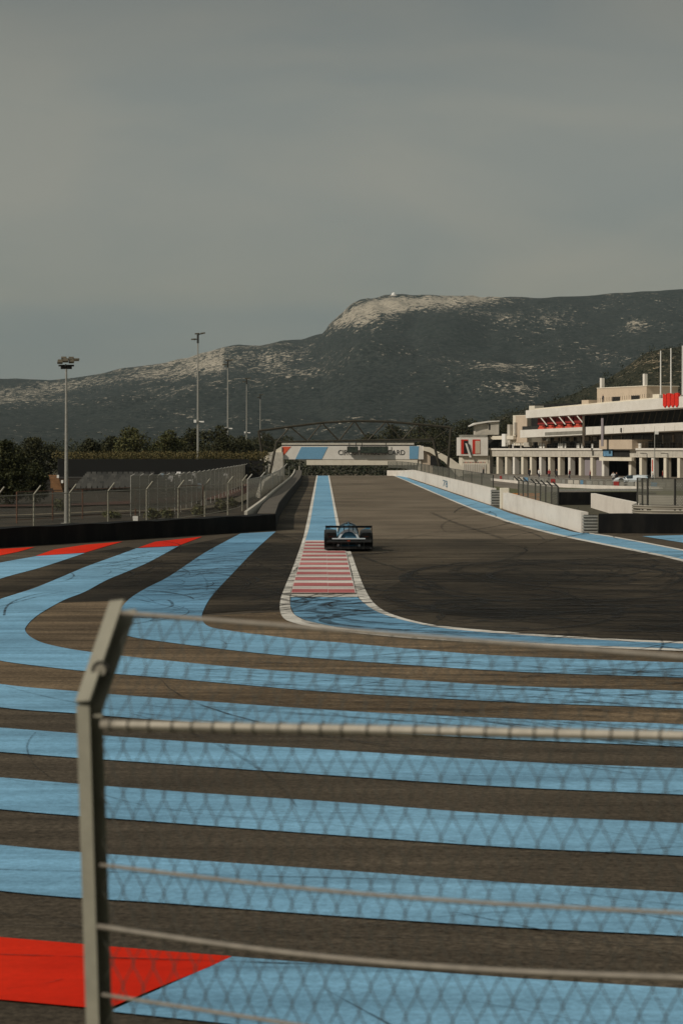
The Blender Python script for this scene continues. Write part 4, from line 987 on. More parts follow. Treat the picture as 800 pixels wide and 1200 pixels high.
# closed shutters in two bays
for a, b_ in ((681.8, 690.8), (695.3, 704.2)): pbox('shutter', 'banner_purple', U(a), U(b_), .5, .6, ZG, cz0)
for i, (a, b_) in enumerate(zip(pillars[2:11], pillars[3:12])):
    uu = (U(a)+U(b_))/2; pbox('garage_partition', 'rusty_steel' if i % 2 else 'dark_interior', uu-.9, uu-.7, 3.5, 7, ZG, cz0-.02)
# first floor terrace
pbox('terrace_back_wall', 'brown_glass', U(592), UE, 4.2, 4.5, cz1, 6.9)
for k, px in enumerate(range(596, 860, 12)):
    u = U(px, 4.1); pbox('window_post', 'cream_wall' if k % 2 else 'beige_wall', u-.1, u+.1, 4.05, 4.2, cz1, 6.5)
mb = MB(); u0, u1 = U(585), UE
for u in np.arange(u0, u1, .9): mb.box(u-.02, u+.02, -.12, -.08, cz1+.06, cz1+1.05)
mb.box(u0, u1, -.13, -.07, cz1+1.05, cz1+1.11); mb.box(u0, u1, -.12, -.08, cz1+.55, cz1+.59); mb.build('terrace_railing', 'dark_steel', pb)
for px, w in ((609, .5), (632, 1.0), (636, .6), (654, .8), (657, .9), (661, .6), (676, .9), (681, .6), (693, .6), (742, .8), (747, 1.6), (600, .5)):
    u = U(px); pbox('terrace_panel', 'white_plastic' if px != 609 else 'concrete_wall', u-w/2, u+w/2, .1, .16, cz1+.1, cz1+.95)
# balcony and roof : sloping slabs
def slab(name, m, pa, pb_, va, vb, pxa, pxb, par=None, inner=None):
    """prism along the facade between two pixel columns; (ytop, ybot) at each end"""
    ua, ub = U(pxa, va), U(pxb, va); za = [ZY(pxa, q, va) for q in pa]; zb = [ZY(pxb, q, va) for q in pb_]
    mb = MB(); k = 0
    mb.v = [(ua, va, za[0]), (ub, va, zb[0]), (ub, va, zb[1]), (ua, va, za[1]), (ua, vb, za[0]), (ub, vb, zb[0]), (ub, vb, zb[1]), (ua, vb, za[1])]
    mb.f = [(3, 2, 1, 0), (4, 5, 6, 7), (0, 1, 5, 4), (1, 2, 6, 5), (2, 3, 7, 6), (3, 0, 4, 7)]; mb.m = [0]*6
    return mb.build(name, m, par or pb)
slab('balcony', 'roof_white', (504, 513), (491, 500.5), -2.2, 4.5, 609, 880)
bz = ZY(700, 501, -2.2)
slab('roof', 'roof_white', (481, 490), (457, 472), -3.0, 9, 615.5, 880)
slab('roof_rim', 'cream_wall', (478.8, 480.9), (455.5, 456.9), -1.5, 8, 626, 880)
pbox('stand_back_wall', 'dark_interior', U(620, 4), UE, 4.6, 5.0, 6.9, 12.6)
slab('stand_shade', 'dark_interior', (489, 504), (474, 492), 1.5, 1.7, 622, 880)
for i, px in enumerate(range(690, 860, 7)):
    u = U(px, 1.3); mb = MB(); mb.tube((u, .9, 8.2), (u+.9, 1.2, 10.9), .07, n=5); mb.build('stand_strut', 'brown_glass', pb)
for i in range(5):
    a = 630+i*10.6; u0_, u1_ = U(a, -1.6), U(a+9.4, -1.6)
    za = ZY(a, 491.0-i*.55, -1.6)
    mb = MB(); mb.v = [(u0_, -1.0, za-.5), (u1_, -1.0, za-.35), (u1_, 1.2, za-1.5), (u0_, 1.2, za-1.6), (u0_, -1.0, za-.35), (u1_, -1.0, za-.2), (u1_, 1.2, za-1.38), (u0_, 1.2, za-1.5)]
    mb.box(u0_, u1_, -1.7, -1.6, za-1.05, za+.15); mb.build('sun_blind', 'awning_red', pb)
    mb = MB(); mb.tube((u1_+.15, -2.8, za+.2), (u1_+1.5, -2.3, za-1.2), .11, n=6); mb.build('roof_strut', 'roof_white', pb)
    zb_ = ZY(a, 507-i*.5, -2.0)
    mb = MB(); mb.box(u0_+.3, u1_-.3, -1.9, -1.2, zb_+.1, zb_+.95); mb.box(u0_+.8, u1_-.9, -1.9, -1.2, zb_+.95, zb_+1.3); mb.build('red_banner', 'seat_red', pb, bevel=.08)
slab('balcony_glass', 'grey_wall', (506.6, 510.4), (504.6, 508.4), -2.24, -2.21, 638, 682)
pbox('balcony_railing', 'dark_steel', U(612, -1.9), U(630, -1.9), -2.0, -1.95, ZY(620, 504, -2), ZY(620, 499.5, -2))
# banner posts
for a, b_, m_ in ((683.5, 487, 'brown_glass'), (705.5, 490, 'banner_purple')):
    u = U(a, -2.4); pbox('vertical_banner', m_, u-.35, u+.35, -2.5, -2.42, ZY(a, 523, -2.4), ZY(a, b_, -2.4))
u = U(727, -2.3); pbox('balcony_figure_panel', 'dark_steel', u-.15, u+.15, -2.35, -2.25, ZY(727, 506.5, -2.3), ZY(727, 501.5, -2.3))
# beige entrance box
ua, ub = U(701.5, -1.2), U(740, -1.2)
pbox('entrance_box', 'beige_wall', ua, ub, -1.2, 3, cz1-.1, ZY(720, 515.3, -1.2))
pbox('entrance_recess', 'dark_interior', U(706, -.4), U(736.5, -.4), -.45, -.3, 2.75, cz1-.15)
pbox('entrance_beam', 'cream_wall', U(702, -.9), U(740, -.9), -1.0, -.46, 2.0, 2.62)
pbox('blue_banner', 'banner_blue', U(706, -.8), U(716.5, -.8), -.75, -.7, 2.8, 4.3)
# roof things belonging to the building
def rbox(name, m, a, b_, y0, y1, v0, v1, par=None):
    u0_, u1_ = U(a, v0), U(b_, v0); pc = (a+b_)/2; return pbox(name, m, u0_, u1_, v0, v1, ZY(pc, y1, v0), ZY(pc, y0, v0), par)
rbox('chimney', 'cream_wall', 619.5, 626, 475.5, 484, 1, 3)
rbox('chimney', 'beige_wall', 681, 689, 468.8, 478, 1, 3)
rbox('chimney', 'cream_wall', 764, 772, 462, 470, 1, 2.5)
rh = rbox('roof_room', 'beige_wall', 699, 757, 454, 476, 2.0, 8.5)
rbox('roof_room_cap', 'cream_wall', 698.6, 757.5, 453, 454, 1.9, 8.6, rh)
rbox('window', 'dark_interior', 716.5, 725.5, 465, 470.5, 1.93, 1.99, rh)
rbox('window', 'dark_interior', 739, 748.5, 463.5, 468.5, 1.93, 1.99, rh)
rbox('antenna_box', 'roof_white', 702.2, 704.4, 443, 455, 3.2, 3.8, rh)
rbox('antenna_box', 'roof_white', 752.5, 754.6, 438, 455, 3.2, 3.8, rh)
mb = MB()
for px in np.arange(700, 760, 2.6):
    u = U(px, .5); mb.box(u-.025, u+.025, .48, .52, ZY(px, 471-(px-700)*.09, .5), ZY(px, 466.5-(px-700)*.09, .5))
mb.build('roof_railing', 'dark_steel', pb)
# stair tower and stub wing on the left
st = rbox('stair_tower', 'cream_wall', 600.5, 617, 486.5, 522, 1.0, 7)
rbox('stair_tower_side', 'beige_wall', 603.5, 617, 487, 519, .9, .99, st)
rbox('wing_beam', 'cream_wall', 571, 601, 510.8, 515, .2, .8)
rbox('wing_back', 'dark_interior', 571, 601, 514, 525, 4.5, 4.8)
rbox('service_column', 'white_plastic', 587.5, 591.5, 508.5, 523, -.2, .4)
rbox('service_column', 'concrete_wall', 594, 597, 497.5, 521, .4, 1.0)
rbox('service_column', 'concrete_wall', 601.5, 603, 495, 510, .4, .9)
rbox('terrace_planter', 'concrete_wall', 613, 620, 518.5, 523.5, -.2, .4)
# red lettering on roof edge : tall condensed strokes with ragged lower edge
rsg = thing('roof_sign', (0, 0, 0), 'red cut-out sign of condensed strokes standing on the roof edge', 'sign'); 
def wpt(u, v, z): return (OX+u*UX+v*.909, OY+u*UY+v*.4167, z)
u0_, v_ = U(776, -3.1), -3.12
rsg.location = wpt(u0_, v_, ZY(776, 477, v_)); rsg.rotation_euler = (0, 0, RZ); LOC[rsg.name] = tuple(rsg.location)
Wd = U(794.5, v_)-u0_; Hh = 16.0*(OY+u0_*UY)/F
for i in range(4):
    a = Wd*(i+.08)/4; b_ = Wd*(i+.92)/4; mb = MB()
    mb.prism([(a, Hh*.12), ((a+b_)/2, -.05*Hh), (b_, Hh*.12), (b_, Hh*.97), ((a+b_)/2+.1, Hh*(1.0 if i % 2 else .8)), (a, Hh*.97)], -.05, .25)
    mb.build('stroke', 'banner_red', rsg)
mb = MB(); mb.box(0, Wd, .26, .36, Hh*.2, Hh*.9); mb.build('backing', 'awning_red', rsg)
# flagpoles
for i, (px, top_) in enumerate(((773.5, 411), (785.5, 408), (799, 405))):
    v = -2.0; u = U(px, v); z0_ = ZY(px, 464.5, v); z1_ = ZY(px, top_, v); p = wpt(u, v, z0_)
    rt = thing('flagpole', p, ('leftmost white flagpole on the pit roof, left of the red sign', 'middle white flagpole rising behind the red sign', 'rightmost white flagpole at the right edge of the photo')[i], 'flagpole', 'flagpoles on the pit roof')
    mb = MB(); mb.tube((0, 0, -.3), (0, 0, z1_-z0_), .13, .09, 8); mb.build('pole', 'white_plastic', rt)
    mb = MB(); mb.tube((0, 0, -.3), (0, 0, .25), .25, n=8); mb.build('base', 'galvanised', rt)
# antennas on roof room
# annex
Yx = 416.0; sx_ = F/Yx
def AX(px): return (px-VX)/sx_
def AZ(py): return HC+(VY-py)/sx_
an = thing('annex_building', (AX(538), Yx, ZG), 'white end block with two red framed openings left of the garages', 'building')
def abox(name, m, a, b_, y0, y1, d0=0, d1=10, par=None):
    mb = MB(); mb.box(AX(a), AX(b_), Yx+d0, Yx+d1, AZ(y1), AZ(y0)); return mb.build(name, m, par or an, world=True, root=an)
abox('upper_block', 'roof_white', 538.4, 571, 512.5, 534, -.6, 10)
abox('lower_block', 'cream_wall', 541, 573.5, 534, 557, 0, 9.5)
abox('roof_slab', 'grey_wall', 541, 571, 509.5, 512.3, .2, 9)
for a, b_ in ((539.6, 547.8), (553, 562)):
    fr = abox('red_frame', 'red_steel', a, b_, 515, 532, -.66, -.605)
    abox('opening', 'dark_interior' if a < 550 else 'beige_wall', a+3.2, b_-.2, 516.6, 531.5, -.70, -.665, fr)
mb = MB(); mb.prism([(AX(544.4), AZ(519.5)), (AX(546.3), AZ(519.5)), (AX(551.8), AZ(536)), (AX(549.3), AZ(536))], Yx-.85, Yx-.72); mb.build('slanted_fin', 'roof_white', an, world=True)
mb = MB(); mb.prism([(AX(546.4), AZ(520)), (AX(549), AZ(520)), (AX(552.4), AZ(533.5)), (AX(551), AZ(533.5))], Yx-.83, Yx-.71); mb.build('slanted_fin', 'letter_dark', an, world=True)
for a in np.arange(542.5, 569, 2.1): abox('wall_fin', 'roof_white', a, a+1.0, 543.5, 555, -.15, -.003)
for i, a in enumerate(np.arange(542.5, 569, 1.9)): abox('lamp_dot', 'seat_red' if i % 3 else 'letter_dark', a, a+.6, 541.2, 542.4, -.08, -.003)
abox('lamp_bracket', 'dark_steel', 571.2, 571.8, 533, 543, -.9, -.7)
# cabin on roof
ca = thing('roof_cabin', (AX(556), Yx+1, AZ(509.5)), 'white rooftop cabin with projecting flat roof on the end block', 'cabin')
mb = MB(); mb.box(AX(557), AX(572), Yx+1, Yx+6, AZ(509.4), AZ(496)); mb.box(AX(572), AX(584.5), Yx+.6, Yx+6.5, AZ(509.4), AZ(494)); mb.build('walls', 'concrete_wall', ca, world=True)
mb = MB(); mb.prism([(AX(551), AZ(498.6)), (AX(557), AZ(495.3)), (AX(572), AZ(493.2)), (AX(585), AZ(492.8)), (AX(585), AZ(493.8)), (AX(572), AZ(494.9)), (AX(558), AZ(497.2)), (AX(551), AZ(499.6))], Yx+.2, Yx+7); mb.build('roof', 'roof_white', ca, world=True)
mb = MB(); mb.box(AX(572.5), AX(574.3), Yx+.55, Yx+.597, AZ(503.5), AZ(497)); mb.build('window', 'dark_interior', ca, world=True)
for k, u in enumerate(np.arange(2, 110, 3.6)):
    pbox('cornice_joint', 'grey_wall', u, u+.05, -.275, -.271, cz0+.12, cz1-.42)
for k, (px, w_) in enumerate(((598, .5), (604, .9), (625, .6), (641, .5), (648, .9), (668, .7), (687, .9), (752, .7), (760, .5), (771, 1.0), (786, .8))):
    u = U(px, 1.5); pbox('terrace_table', 'dark_interior', u-w_/2, u+w_/2, 1.5, 2.2, cz1+.02, cz1+.85+.2*(k % 3))
for k, px in enumerate(range(642, 700, 9)):
    u = U(px, 3.8); pbox('terrace_blind', 'beige_wall' if k % 2 else 'concrete_wall', u-.8, u+.5, 3.9, 4.02, 5.6, 6.3)
for k, px in enumerate(range(694, 800, 12)):
    u = U(px, -2.2); pbox('balcony_joint', 'grey_wall', u, u+.05, -2.215, -2.203, ZY(px, 509-(px-700)*.035, -2.2), ZY(px, 502-(px-700)*.035, -2.2))
# street lamps before the garages
for px, top_, lab in ((766.5, 505, 'tall lamp pole with round white head before the garages'), (757.5, 531.5, 'short lamp post with arm before the garages, left of its twin'), (782, 531.5, 'short lamp post with arm before the garages, right of its twin')):
    v = -14; u = U(px, v); z1_ = ZY(px, top_, v); p = wpt(u, v, 0); g = gz(p[0], p[1]); rt = thing('street_lamp', (p[0], p[1], g), lab, 'lamp')
    mb = MB(); mb.tube((0, 0, 0), (0, 0, z1_-g), .10, .06, 8); mb.build('pole', 'galvanised' if top_ < 510 else 'dark_steel', rt)
    if top_ < 510: mb = MB(); mb.box(.05, .6, -.2, .2, z1_-g-.55, z1_-g-.05); mb.tube((0, 0, z1_-g-.2), (.3, 0, z1_-g-.2), .05, n=6); mb.build('lamp_head', 'white_plastic', rt, bevel=.1)
    else: mb = MB(); mb.tube((0, 0, z1_-g), (-.9, 0, z1_-g+.05), .05, n=6); mb.box(-1.1, -.6, -.12, .12, z1_-g, z1_-g+.12); mb.build('lamp_head', 'dark_steel', rt)
# blue marks on the white wall
for px, py, sz, lab in ((521.5, 570.5, .95, 'small faded blue emblem on the long white wall, nearer one'), (478.5, 558.5, .9, 'small faded blue emblem on the long white wall near the crest')):
    s = (px-VX)/12.24; Y = F/s; z0_ = .30
    o = text_part('78', sz, 'letter_blue', (12.24-LOC[wA.name][0]-.012, Y+4.0-LOC[wA.name][1], z0_-LOC[wA.name][2]), wA, width=8.0, rz=R(-90), thick=.006)

# ------------------------------------------------------------------ race car
def loft(mb, secs, mi=0, caps=True):
    k = mb.grid(secs, mi, closed=True); n = len(secs[0])
    if caps:
        mb.f.append(tuple(k+i for i in reversed(range(n)))); mb.m.append(mi); e = k+(len(secs)-1)*n; mb.f.append(tuple(e+i for i in range(n))); mb.m.append(mi)
def race_car(loc, rz, label, skin, pale, wingm='carbon', fend='carbon'):
    rt = thing('race_car', loc, label, 'race car', rz=rz)
    # floor and sides
    mb = MB(); mb.prism([(-.93, -2.2), (.93, -2.2), (.95, -.6), (.80, .4), (.93, 1.2), (.93, 2.1), (.5, 2.45), (-.5, 2.45), (-.93, 2.1), (-.93, 1.2), (-.80, .4), (-.95, -.6)], .06, .16, axis='z'); mb.build('floor', 'carbon', rt)
    # body: engine cover and cockpit
    mb = MB()
    def ring(y, w, h, z0=.14, n=16, p=1.0):
        return [(w*math.cos(t), y, z0+(h-z0)*max(0, math.sin(t))**p if math.sin(t) > 0 else z0) for t in [math.pi*2*i/n for i in range(n)]]
    secs = [ring(2.45, .35, .30), ring(2.0, .45, .42), ring(1.3, .50, .56), ring(.7, .50, .82, p=.8), ring(.2, .46, .98, p=.7), ring(-.3, .45, 1.0, p=.7), ring(-.9, .44, .93, p=.75), ring(-1.6, .44, .84, p=.75), ring(-2.05, .42, .78, p=.8)]
    loft(mb, secs); mb.build('body', skin, rt, smooth=True)
    mb = MB(); loft(mb, [ring(-1.3, .60, .60, .30, p=.6), ring(-2.0, .62, .52, .30, p=.5), ring(-2.2, .58, .47, .30, p=.5)]); mb.build('rear_deck', 'carbon', rt, smooth=True)
    mb = MB(); secs = [ring(1.0, .38, .78, .60, p=.8), ring(.5, .44, 1.01, .6, p=.7), ring(.05, .43, 1.045, .6, p=.7), ring(-.15, .40, 1.03, .6, p=.7)]; loft(mb, secs); mb.build('windscreen', 'car_glass', rt, smooth=True)
    # hoops of white on the engine cover
    mb = MB(); o1 = [ring(yq, .47, hq, p=.75) for yq, hq in ((-1.9, .86), (-2.12, .83))]; i1 = [ring(yq, .385, hq, p=.75) for yq, hq in ((-2.13, .755), (-1.9, .77))]
    mb.grid(o1+i1, closed=True); mb.build('engine_cover_rim', pale, rt, smooth=False)
    mb = MB(); mb.prism([(-.3, .96), (-.75, 1.07), (-2.15, 1.04), (-2.15, .72), (-1.0, .85)], -.012, .012, axis='x'); mb.build('shark_fin', skin, rt)
    mb = MB(); mb.box(-.07, .07, -.25, .1, .96, 1.08); mb.build('air_intake', 'carbon', rt, bevel=.03)
    for sx in (-1, 1):
        mb = MB()
        def fr(y, h, w0=.56, w1=.94): return [(sx*w0, y, .14), (sx*w0, y, h-.04), (sx*(w0+.05), y, h), (sx*(w1-.06), y, h), (sx*w1, y, h-.07), (sx*w1, y, .14)]
        secs = [fr(2.35, .22), fr(2.1, .5), fr(1.75, .70), fr(1.35, .71), fr(.95, .52)]
        if sx < 0: secs = [list(reversed(q)) for q in secs]
        loft(mb, secs); mb.build('front_fender', fend, rt)
        mb = MB(); secs = [fr(-.5, .46, .46), fr(-.9, .66, .46), fr(-1.3, .80, .47), fr(-1.7, .80, .48), fr(-1.98, .70, .50)]
        if sx < 0: secs = [list(reversed(q)) for q in secs]
        loft(mb, secs); mb.build('rear_fender', 'carbon' if fend == 'carbon' else fend, rt)
        mb = MB(); mb.box(sx*.55, sx*.92, .35, -.55, .15, .42); mb.build('side_pod', skin, rt, bevel=.04)
        for y in (1.45, -1.45):
            mb = MB(); n = 24; rr = [(.20, .0), (.33, .01), (.345, .05), (.345, .24), (.33, .29), (.20, .30)]
            rows = [[(sx*(.975-xx), y+rad*math.cos(2*math.pi*i/n), .345+rad*math.sin(2*math.pi*i/n)) for i in range(n)] for rad, xx in rr]
            mb.grid(rows, closed=True); ty = mb.build('wheel', 'tyre', rt, smooth=False)
            mb = MB(); mb.tube((sx*.965, y, .345), (sx*.70, y, .345), .21, n=16)
            for q in range(5):
                a = q*2*math.pi/5; mb.box(sx*.972-.005, sx*.972+.005, y+.1*math.cos(a)-.03, y+.1*math.cos(a)+.03, .345+.1*math.sin(a)-.03, .345+.1*math.sin(a)+.03)
            mb.build('rim', 'rim', ty)
        # wing end plate, tail lamp, mount
        mb = MB(); mb.prism([(-2.05, .60), (-2.38, .60), (-2.40, 1.0), (-2.0, 1.0)], sx*.90, sx*.925, axis='x'); mb.build('wing_endplate', wingm, rt)
        mb = MB(); mb.tube((sx*.18, -1.95, .62), (sx*.18, -2.2, 1.0), .018, n=6); mb.tube((sx*.18, -2.2, 1.0), (sx*.18, -2.25, .94), .018, n=6); mb.build('wing_mount', 'carbon', rt)
        mb = MB(); mb.box(sx*.62, sx*.80, -1.985, -1.955, .53, .555); mb.build('tail_lamp', 'tail_red', rt)
        mb = MB(); mb.tube((sx*.60, .75, .72), (sx*.78, .8, .78), .015, n=5); mb.box(sx*.74, sx*.92, .76, .84, .74, .84); mb.build('mirror', skin, rt)
        mb = MB(); mb.prism([(-.55, .18), (-2.25, .18), (-2.28, .55), (-1.9, .60)], sx*.945, sx*.955, axis='x'); mb.build('rear_side_plate', 'carbon', rt)
    mb = MB(); mb.prism([(-2.02, .90), (-2.12, .945), (-2.3, .97), (-2.38, .985), (-2.38, 1.0), (-2.25, .99), (-2.08, .965), (-2.0, .92)], -.90, .90, axis='x'); mb.build('rear_wing', wingm, rt)
    mb = MB(); mb.box(-.92, .92, -2.22, -1.98, .30, .40); mb.build('rear_bumper', 'carbon', rt, bevel=.02)
    mb = MB(); mb.prism([(-1.7, .10), (-2.36, .34), (-2.36, .37), (-1.7, .14)], -.88, .88, axis='x')
    for xx in (-.6, -.3, 0, .3, .6): mb.box(xx-.008, xx+.008, -2.36, -1.8, .08, .34)
    mb.build('diffuser', 'carbon', rt)
    mb = MB(); mb.box(-.66, .66, -2.26, -2.20, .455, .50); mb.build('deck_edge', pale, rt)
    mb = MB(); mb.box(-.06, .06, -2.27, -2.23, .32, .42); mb.build('rain_light', 'tail_red', rt)
    mb = MB(); mb.box(-.75, .75, 2.4, 2.6, .09, .13); mb.build('front_splitter', 'carbon', rt)
    return rt
cx, cy = G(408.5, 647)
car = race_car((cx, cy+2.3, .055), 0, 'dark race car with blue and white engine cover, seen from behind on the striped kerb', 'car_blue', 'car_white')
px = 739; s = 8.9; pcx, pcy = pos(px, s)
pc = race_car((pcx, pcy, gz(pcx, pcy)+.35), R(90), 'silver and pale blue race car seen from the side before the garages', 'car_paint_white', 'car_lightblue', wingm='carbon', fend='car_paint_white')
# low loader plate carrying the parked car
tl = thing('car_dolly', (pcx, pcy, gz(pcx, pcy)), 'low grey platform under the silver race car in the pit lane', 'dolly')
mb = MB(); mb.box(-2.5, 2.3, -.9, .9, .2, .345); mb.build('platform', 'galvanised', tl)
for a in (-2, -.7, .7, 1.8):
    mb = MB(); mb.tube((a, -.8, .1), (a, .8, .1), .1, n=12); mb.build('wheel', 'tyre', tl)

# ------------------------------------------------------------------ people
def person(loc, rz, mt, label, pose=0, group=None):
    sgn = 1
    V = [(0, 0, .95), (0, 0, 1.15), (0, 0, 1.38), (0, .01, 1.50), (0, .02, 1.60), (0, .02, 1.72),
         (.19, 0, 1.40), (.24, 0, 1.14), (.24, .08, .92), (.24, .12, .84), (-.19, 0, 1.40), (-.24, 0, 1.14), (-.24, .08, .92), (-.24, .12, .84),
         (.10, 0, .88), (.11, .03 if not pose else .2, .48), (.11, 0 if not pose else .12, .09), (.11, .14 if not pose else .28, .04),
         (-.10, 0, .88), (-.11, .03 if not pose else -.05, .48), (-.11, 0 if not pose else -.28, .10), (-.11, .14 if not pose else -.14, .04)]
    if pose == 2:
        V[7] = (.28, .18, 1.22); V[8] = (.2, .42, 1.28); V[9] = (.18, .5, 1.3); V[11] = (-.28, .18, 1.22); V[12] = (-.2, .42, 1.28); V[13] = (-.18, .5, 1.3)
    E = [(0, 1), (1, 2), (2, 3), (3, 4), (4, 5), (2, 6), (6, 7), (7, 8), (8, 9), (2, 10), (10, 11), (11, 12), (12, 13), (0, 14), (14, 15), (15, 16), (16, 17), (0, 18), (18, 19), (19, 20), (20, 21)]
    rad = [.14, .13, .16, .06, .095, .085, .07, .05, .04, .035, .07, .05, .04, .035, .10, .065, .045, .04, .10, .065, .045, .04]
    me = bpy.data.meshes.new('person'); me.from_pydata(V, E, []); me.materials.append(M[mt])
    o = bpy.data.objects.new('person', me); COL.objects.link(o); md = o.modifiers.new('skin', 'SKIN'); me.skin_vertices
    if not me.skin_vertices: me.skin_vertices.new() if hasattr(me.skin_vertices, 'new') else None
    sl = me.skin_vertices
    if len(sl):
        for i, r_ in enumerate(rad): sl[0].data[i].radius = (r_, r_*.85)
        sl[0].data[0].use_root = True
    sb = o.modifiers.new('sub', 'SUBSURF'); sb.levels = 1; sb.render_levels = 1
    o.location = loc; o.rotation_euler = (0, 0, rz); return tag(o, label, 'person', group)
def skin_layer_fix(me, rad): pass
ppl = [(566, 7.0, 'crew_dark', 'person in dark clothes standing left of the first garage pillar', 0), (620, 7.3, 'crew_dark', 'person in black standing by the garage below the stair tower', 1), (631, 7.4, 'crew_white', 'person in a white top standing among the garages left of the middle', 0), (643, 7.5, 'crew_red', 'person in a red top before a garage pillar', 0),
       (652, 7.5, 'crew_dark', 'person in black leaning forward with arms out before the garages', 2), (667, 7.6, 'crew_red', 'person in red walking past the garages left of the shutters', 1), (691, 7.8, 'crew_red', 'person in red standing between the two closed shutters', 0), (718, 8.6, 'crew_white', 'person in white pushing at the nose of the silver race car', 2), (722, 8.7, 'crew_dark', 'person in dark clothes crouched close to the silver race car nose', 1),
       (764, 8.9, 'crew_white', 'person in white standing behind the tail of the silver race car', 0), (776, 8.0, 'crew_red', 'person in a red top standing before the garages near the right edge', 0)]
for px, s, mt, lab, pz in ppl:
    x, y = pos(px, s); person((x, y, gz(x, y)), random.uniform(0, 6), mt, lab, pz)
u = U(706, .2); p = wpt(u, .2, ZY(706, 473.5, .2)); person(p, 2, 'crew_dark', 'person in dark clothes standing at the roof railing of the beige roof room', 0)

# ------------------------------------------------------------------ near fence (real wire)
Pa = Vector((-.645, 6.0, 0)); Pb = Vector((.88, 5.2, 0)); fd = (Pb-Pa); fl_ = fd.length; fd.normalize()
nrm = Vector((-fd.y, fd.x, 0))
if nrm.y < 0: nrm = -nrm
nf = thing('chain_link_fence', (Pa.x, Pa.y, 1.3), 'blurred near chain-link fence with square steel post and angled top, in the foreground', 'fence')
def FP(u, z, off=0): v = Pa+fd*u+nrm*off; return (v.x, v.y, z)
zr = HC-.775
# post : square tube, turned so that two faces show
def sq_tube(mb, p0, p1, a, b, h=.036, ka=1.0):
    k = len(mb.v)
    for p in (p0, p1):
        for (i, j) in ((-1, -1), (1, -1), (1, 1), (-1, 1)): mb.v.append(tuple(Vector(p)+a*h*i*ka+b*h*j))
    for q in ((0, 3, 2, 1), (4, 5, 6, 7), (0, 1, 5, 4), (1, 2, 6, 5), (2, 3, 7, 6), (3, 0, 4, 7)): mb.f.append(tuple(k+i for i in q)); mb.m.append(0)
ang = R(52); a_ = Vector((math.cos(ang), math.sin(ang), 0)); b_v = Vector((-math.sin(ang), math.cos(ang), 0))
base = Vector((-.585, 6.0, 1.1)); knee = Vector((-.655, 6.0, HC-.72)); tip = Vector((-.575, 6.16, HC-.452))
h_ = .0252
def channel(mb, p0, p1, a, b, ha, hb, t=.004):
    """U section, open towards -b"""
    p0 = Vector(p0); p1 = Vector(p1)
    for (ca, cb, wa, wb) in ((-ha, 0, t/2, hb), (ha, 0, t/2, hb), (0, hb-t/2, ha-t/2, t/2)):
        k = len(mb.v)
        for p in (p0, p1):
            for (i, j) in ((-1, -1), (1, -1), (1, 1), (-1, 1)): mb.v.append(tuple(p+a*(ca+wa*i)+b*(cb+wb*j)))
        for q in ((0, 3, 2, 1), (4, 5, 6, 7), (0, 1, 5, 4), (1, 2, 6, 5), (2, 3, 7, 6), (3, 0, 4, 7)): mb.f.append(tuple(k+i for i in q)); mb.m.append(0)
mb = MB(); channel(mb, base, knee, a_, b_v, h_, h_); po = mb.build('post', 'post_steel', nf, world=True)
d_ = (tip-knee).normalized(); aa = (a_-d_*a_.dot(d_)).normalized(); bb_ = (b_v-d_*b_v.dot(d_)-aa*b_v.dot(aa)).normalized()
mb = MB(); channel(mb, knee-d_*.004, tip, aa, bb_, h_*1.12, h_*1.12); am = mb.build('post_arm', 'post_steel', nf, world=True)
mb = MB(); c0 = knee+d_*.115-aa*(-.0)-Vector((0, 1, 0))*(h_+.012); mb.tube(c0+Vector((0, -.008, 0)), c0+Vector((0, .012, 0)), .016, n=14); mb.build('bolt', 'rail_steel', am, world=True, root=nf)
mb = MB(); c1 = c0+Vector((0, .006, 0)); mb.tube(c1+Vector((0, -.004, 0)), c1+Vector((0, .012, 0)), .026, n=16); mb.build('bolt_washer', 'dark_steel', am, world=True, root=nf)
UL = 5.4
def wire(name, f, r, mt, n=90, u0=.03):
    mb = MB(); mb.path([FP(u0+(UL-u0)*i/n, *f(u0+(UL-u0)*i/n)) for i in range(n+1)], r, 8); return mb.build(name, mt, nf, world=True, smooth=True)
wire('top_rail', lambda u: (zr+.075*min(2, u/fl_), 0), .0135, 'rail_steel')
topz = lambda u: HC-.470-.052*min(2, u/fl_)
wire('strand_wire', lambda u: (topz(u), .13), .007, 'tension_wire', u0=0)
wire('strand_wire', lambda u: (HC-1.165+.035*min(2, u/fl_)-.02*math.sin(math.pi*min(1, u/fl_)), -.01), .0055, 'tension_wire')
wire('strand_wire', lambda u: (HC-1.335+.05*min(2, u/fl_)-.03*math.sin(math.pi*min(1, u/fl_)), -.02), .0078, 'tension_wire')
wire('strand_wire', lambda u: (HC-1.528-.02*(u/fl_), -.01), .0055, 'tension_wire')
# tie wires round the rail
for i in range(int(UL/.067)):
    mb = MB(); u = .06+i*.067+random.uniform(-.006, .006); c = Vector(FP(u, zr+.075*min(2, u/fl_))); tt = random.uniform(-.008, .008)
    mb.path([c+nrm*.0178*math.cos(t)+Vector((0, 0, .0178))*math.sin(t)+fd*(tt*t/6.28) for t in np.linspace(0, 6.6, 10)], .0018, 4)
    mb.build('tie_wire', 'mesh_wire', nf, world=True)
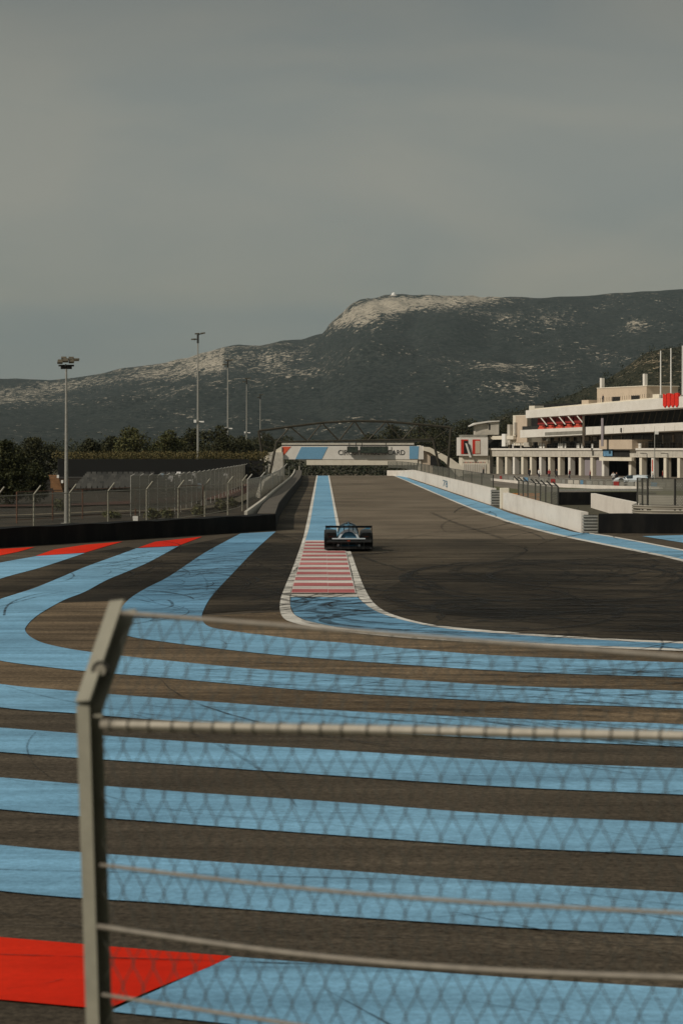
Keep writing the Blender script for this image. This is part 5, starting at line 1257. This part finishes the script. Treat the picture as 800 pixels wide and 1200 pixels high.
# chain link : zig-zag wires
PH, PVv = .0335, .134
mb = MB(); zb = HC-2.2; ncol = int(UL/PH)+1
for c in range(ncol):
    pts = []; nstep = int((zr-zb)/(PVv/2))
    for k in range(nstep+1):
        z = zr+.01-k*PVv/2; side = (1 if (k+c) % 2 == 0 else -1)
        u = .05+c*PH+side*PH*.52+.0015*noise.noise(Vector((c*.3, k*.4, 0)))
        if u > UL: continue
        pts.append(FP(u, z+.075*min(2, u/fl_)*(1 if k < 3 else .6), .004*side))
    if len(pts) > 2: mb.path(pts, .0021, 4)
mb.build('chain_link', 'mesh_wire', nf, world=True)
mb = MB()     # netting between rail and strand on the arms
for c in range(ncol):
    pts = []
    for k in range(5):
        t = k/4; side = (1 if (k+c) % 2 == 0 else -1); u = .05+c*PH+side*PH*.5
        if u > UL or u < .02: continue
        z = (zr+.075*min(2, u/fl_))*(1-t)+topz(u)*t; pts.append(FP(u, z, .13*t+.004*side))
    if len(pts) > 2: mb.path(pts, .0019, 4)
mb.build('arm_netting', 'mesh_wire', nf, world=True)
# continuing posts beyond the picture
for uu in (2.62, 5.38):
    q = Pa+fd*uu; mb = MB(); channel(mb, Vector((q.x, q.y, 1.1)), Vector((q.x, q.y, HC-.70)), a_, b_v, h_, h_); mb.build('post', 'post_steel', nf, world=True)
    mb = MB(); channel(mb, Vector((q.x, q.y, HC-.70)), Vector((q.x+.08, q.y+.16, HC-.45-.05*uu/fl_)), a_, b_v, h_, h_); mb.build('post_arm', 'post_steel', nf, world=True)

# ------------------------------------------------------------------ haze
m = bpy.data.materials.new('haze_air'); m.use_nodes = True; n = m.node_tree; n.nodes.clear()
o_ = n.nodes.new('ShaderNodeOutputMaterial'); v_ = n.nodes.new('ShaderNodeVolumePrincipled'); v_.inputs['Color'].default_value = (.70, .84, .88, 1); v_.inputs['Density'].default_value = 3.1e-5; v_.inputs['Anisotropy'].default_value = .2
n.links.new(v_.outputs[0], o_.inputs['Volume']); M['haze_air'] = m
mb = MB(); mb.box(-9000, 9000, -700, 9500, -6, 640)
hz = mb.build('haze', 'haze_air'); tag(hz, 'thin pale haze in the air over the whole circuit', 'haze', kind='stuff')
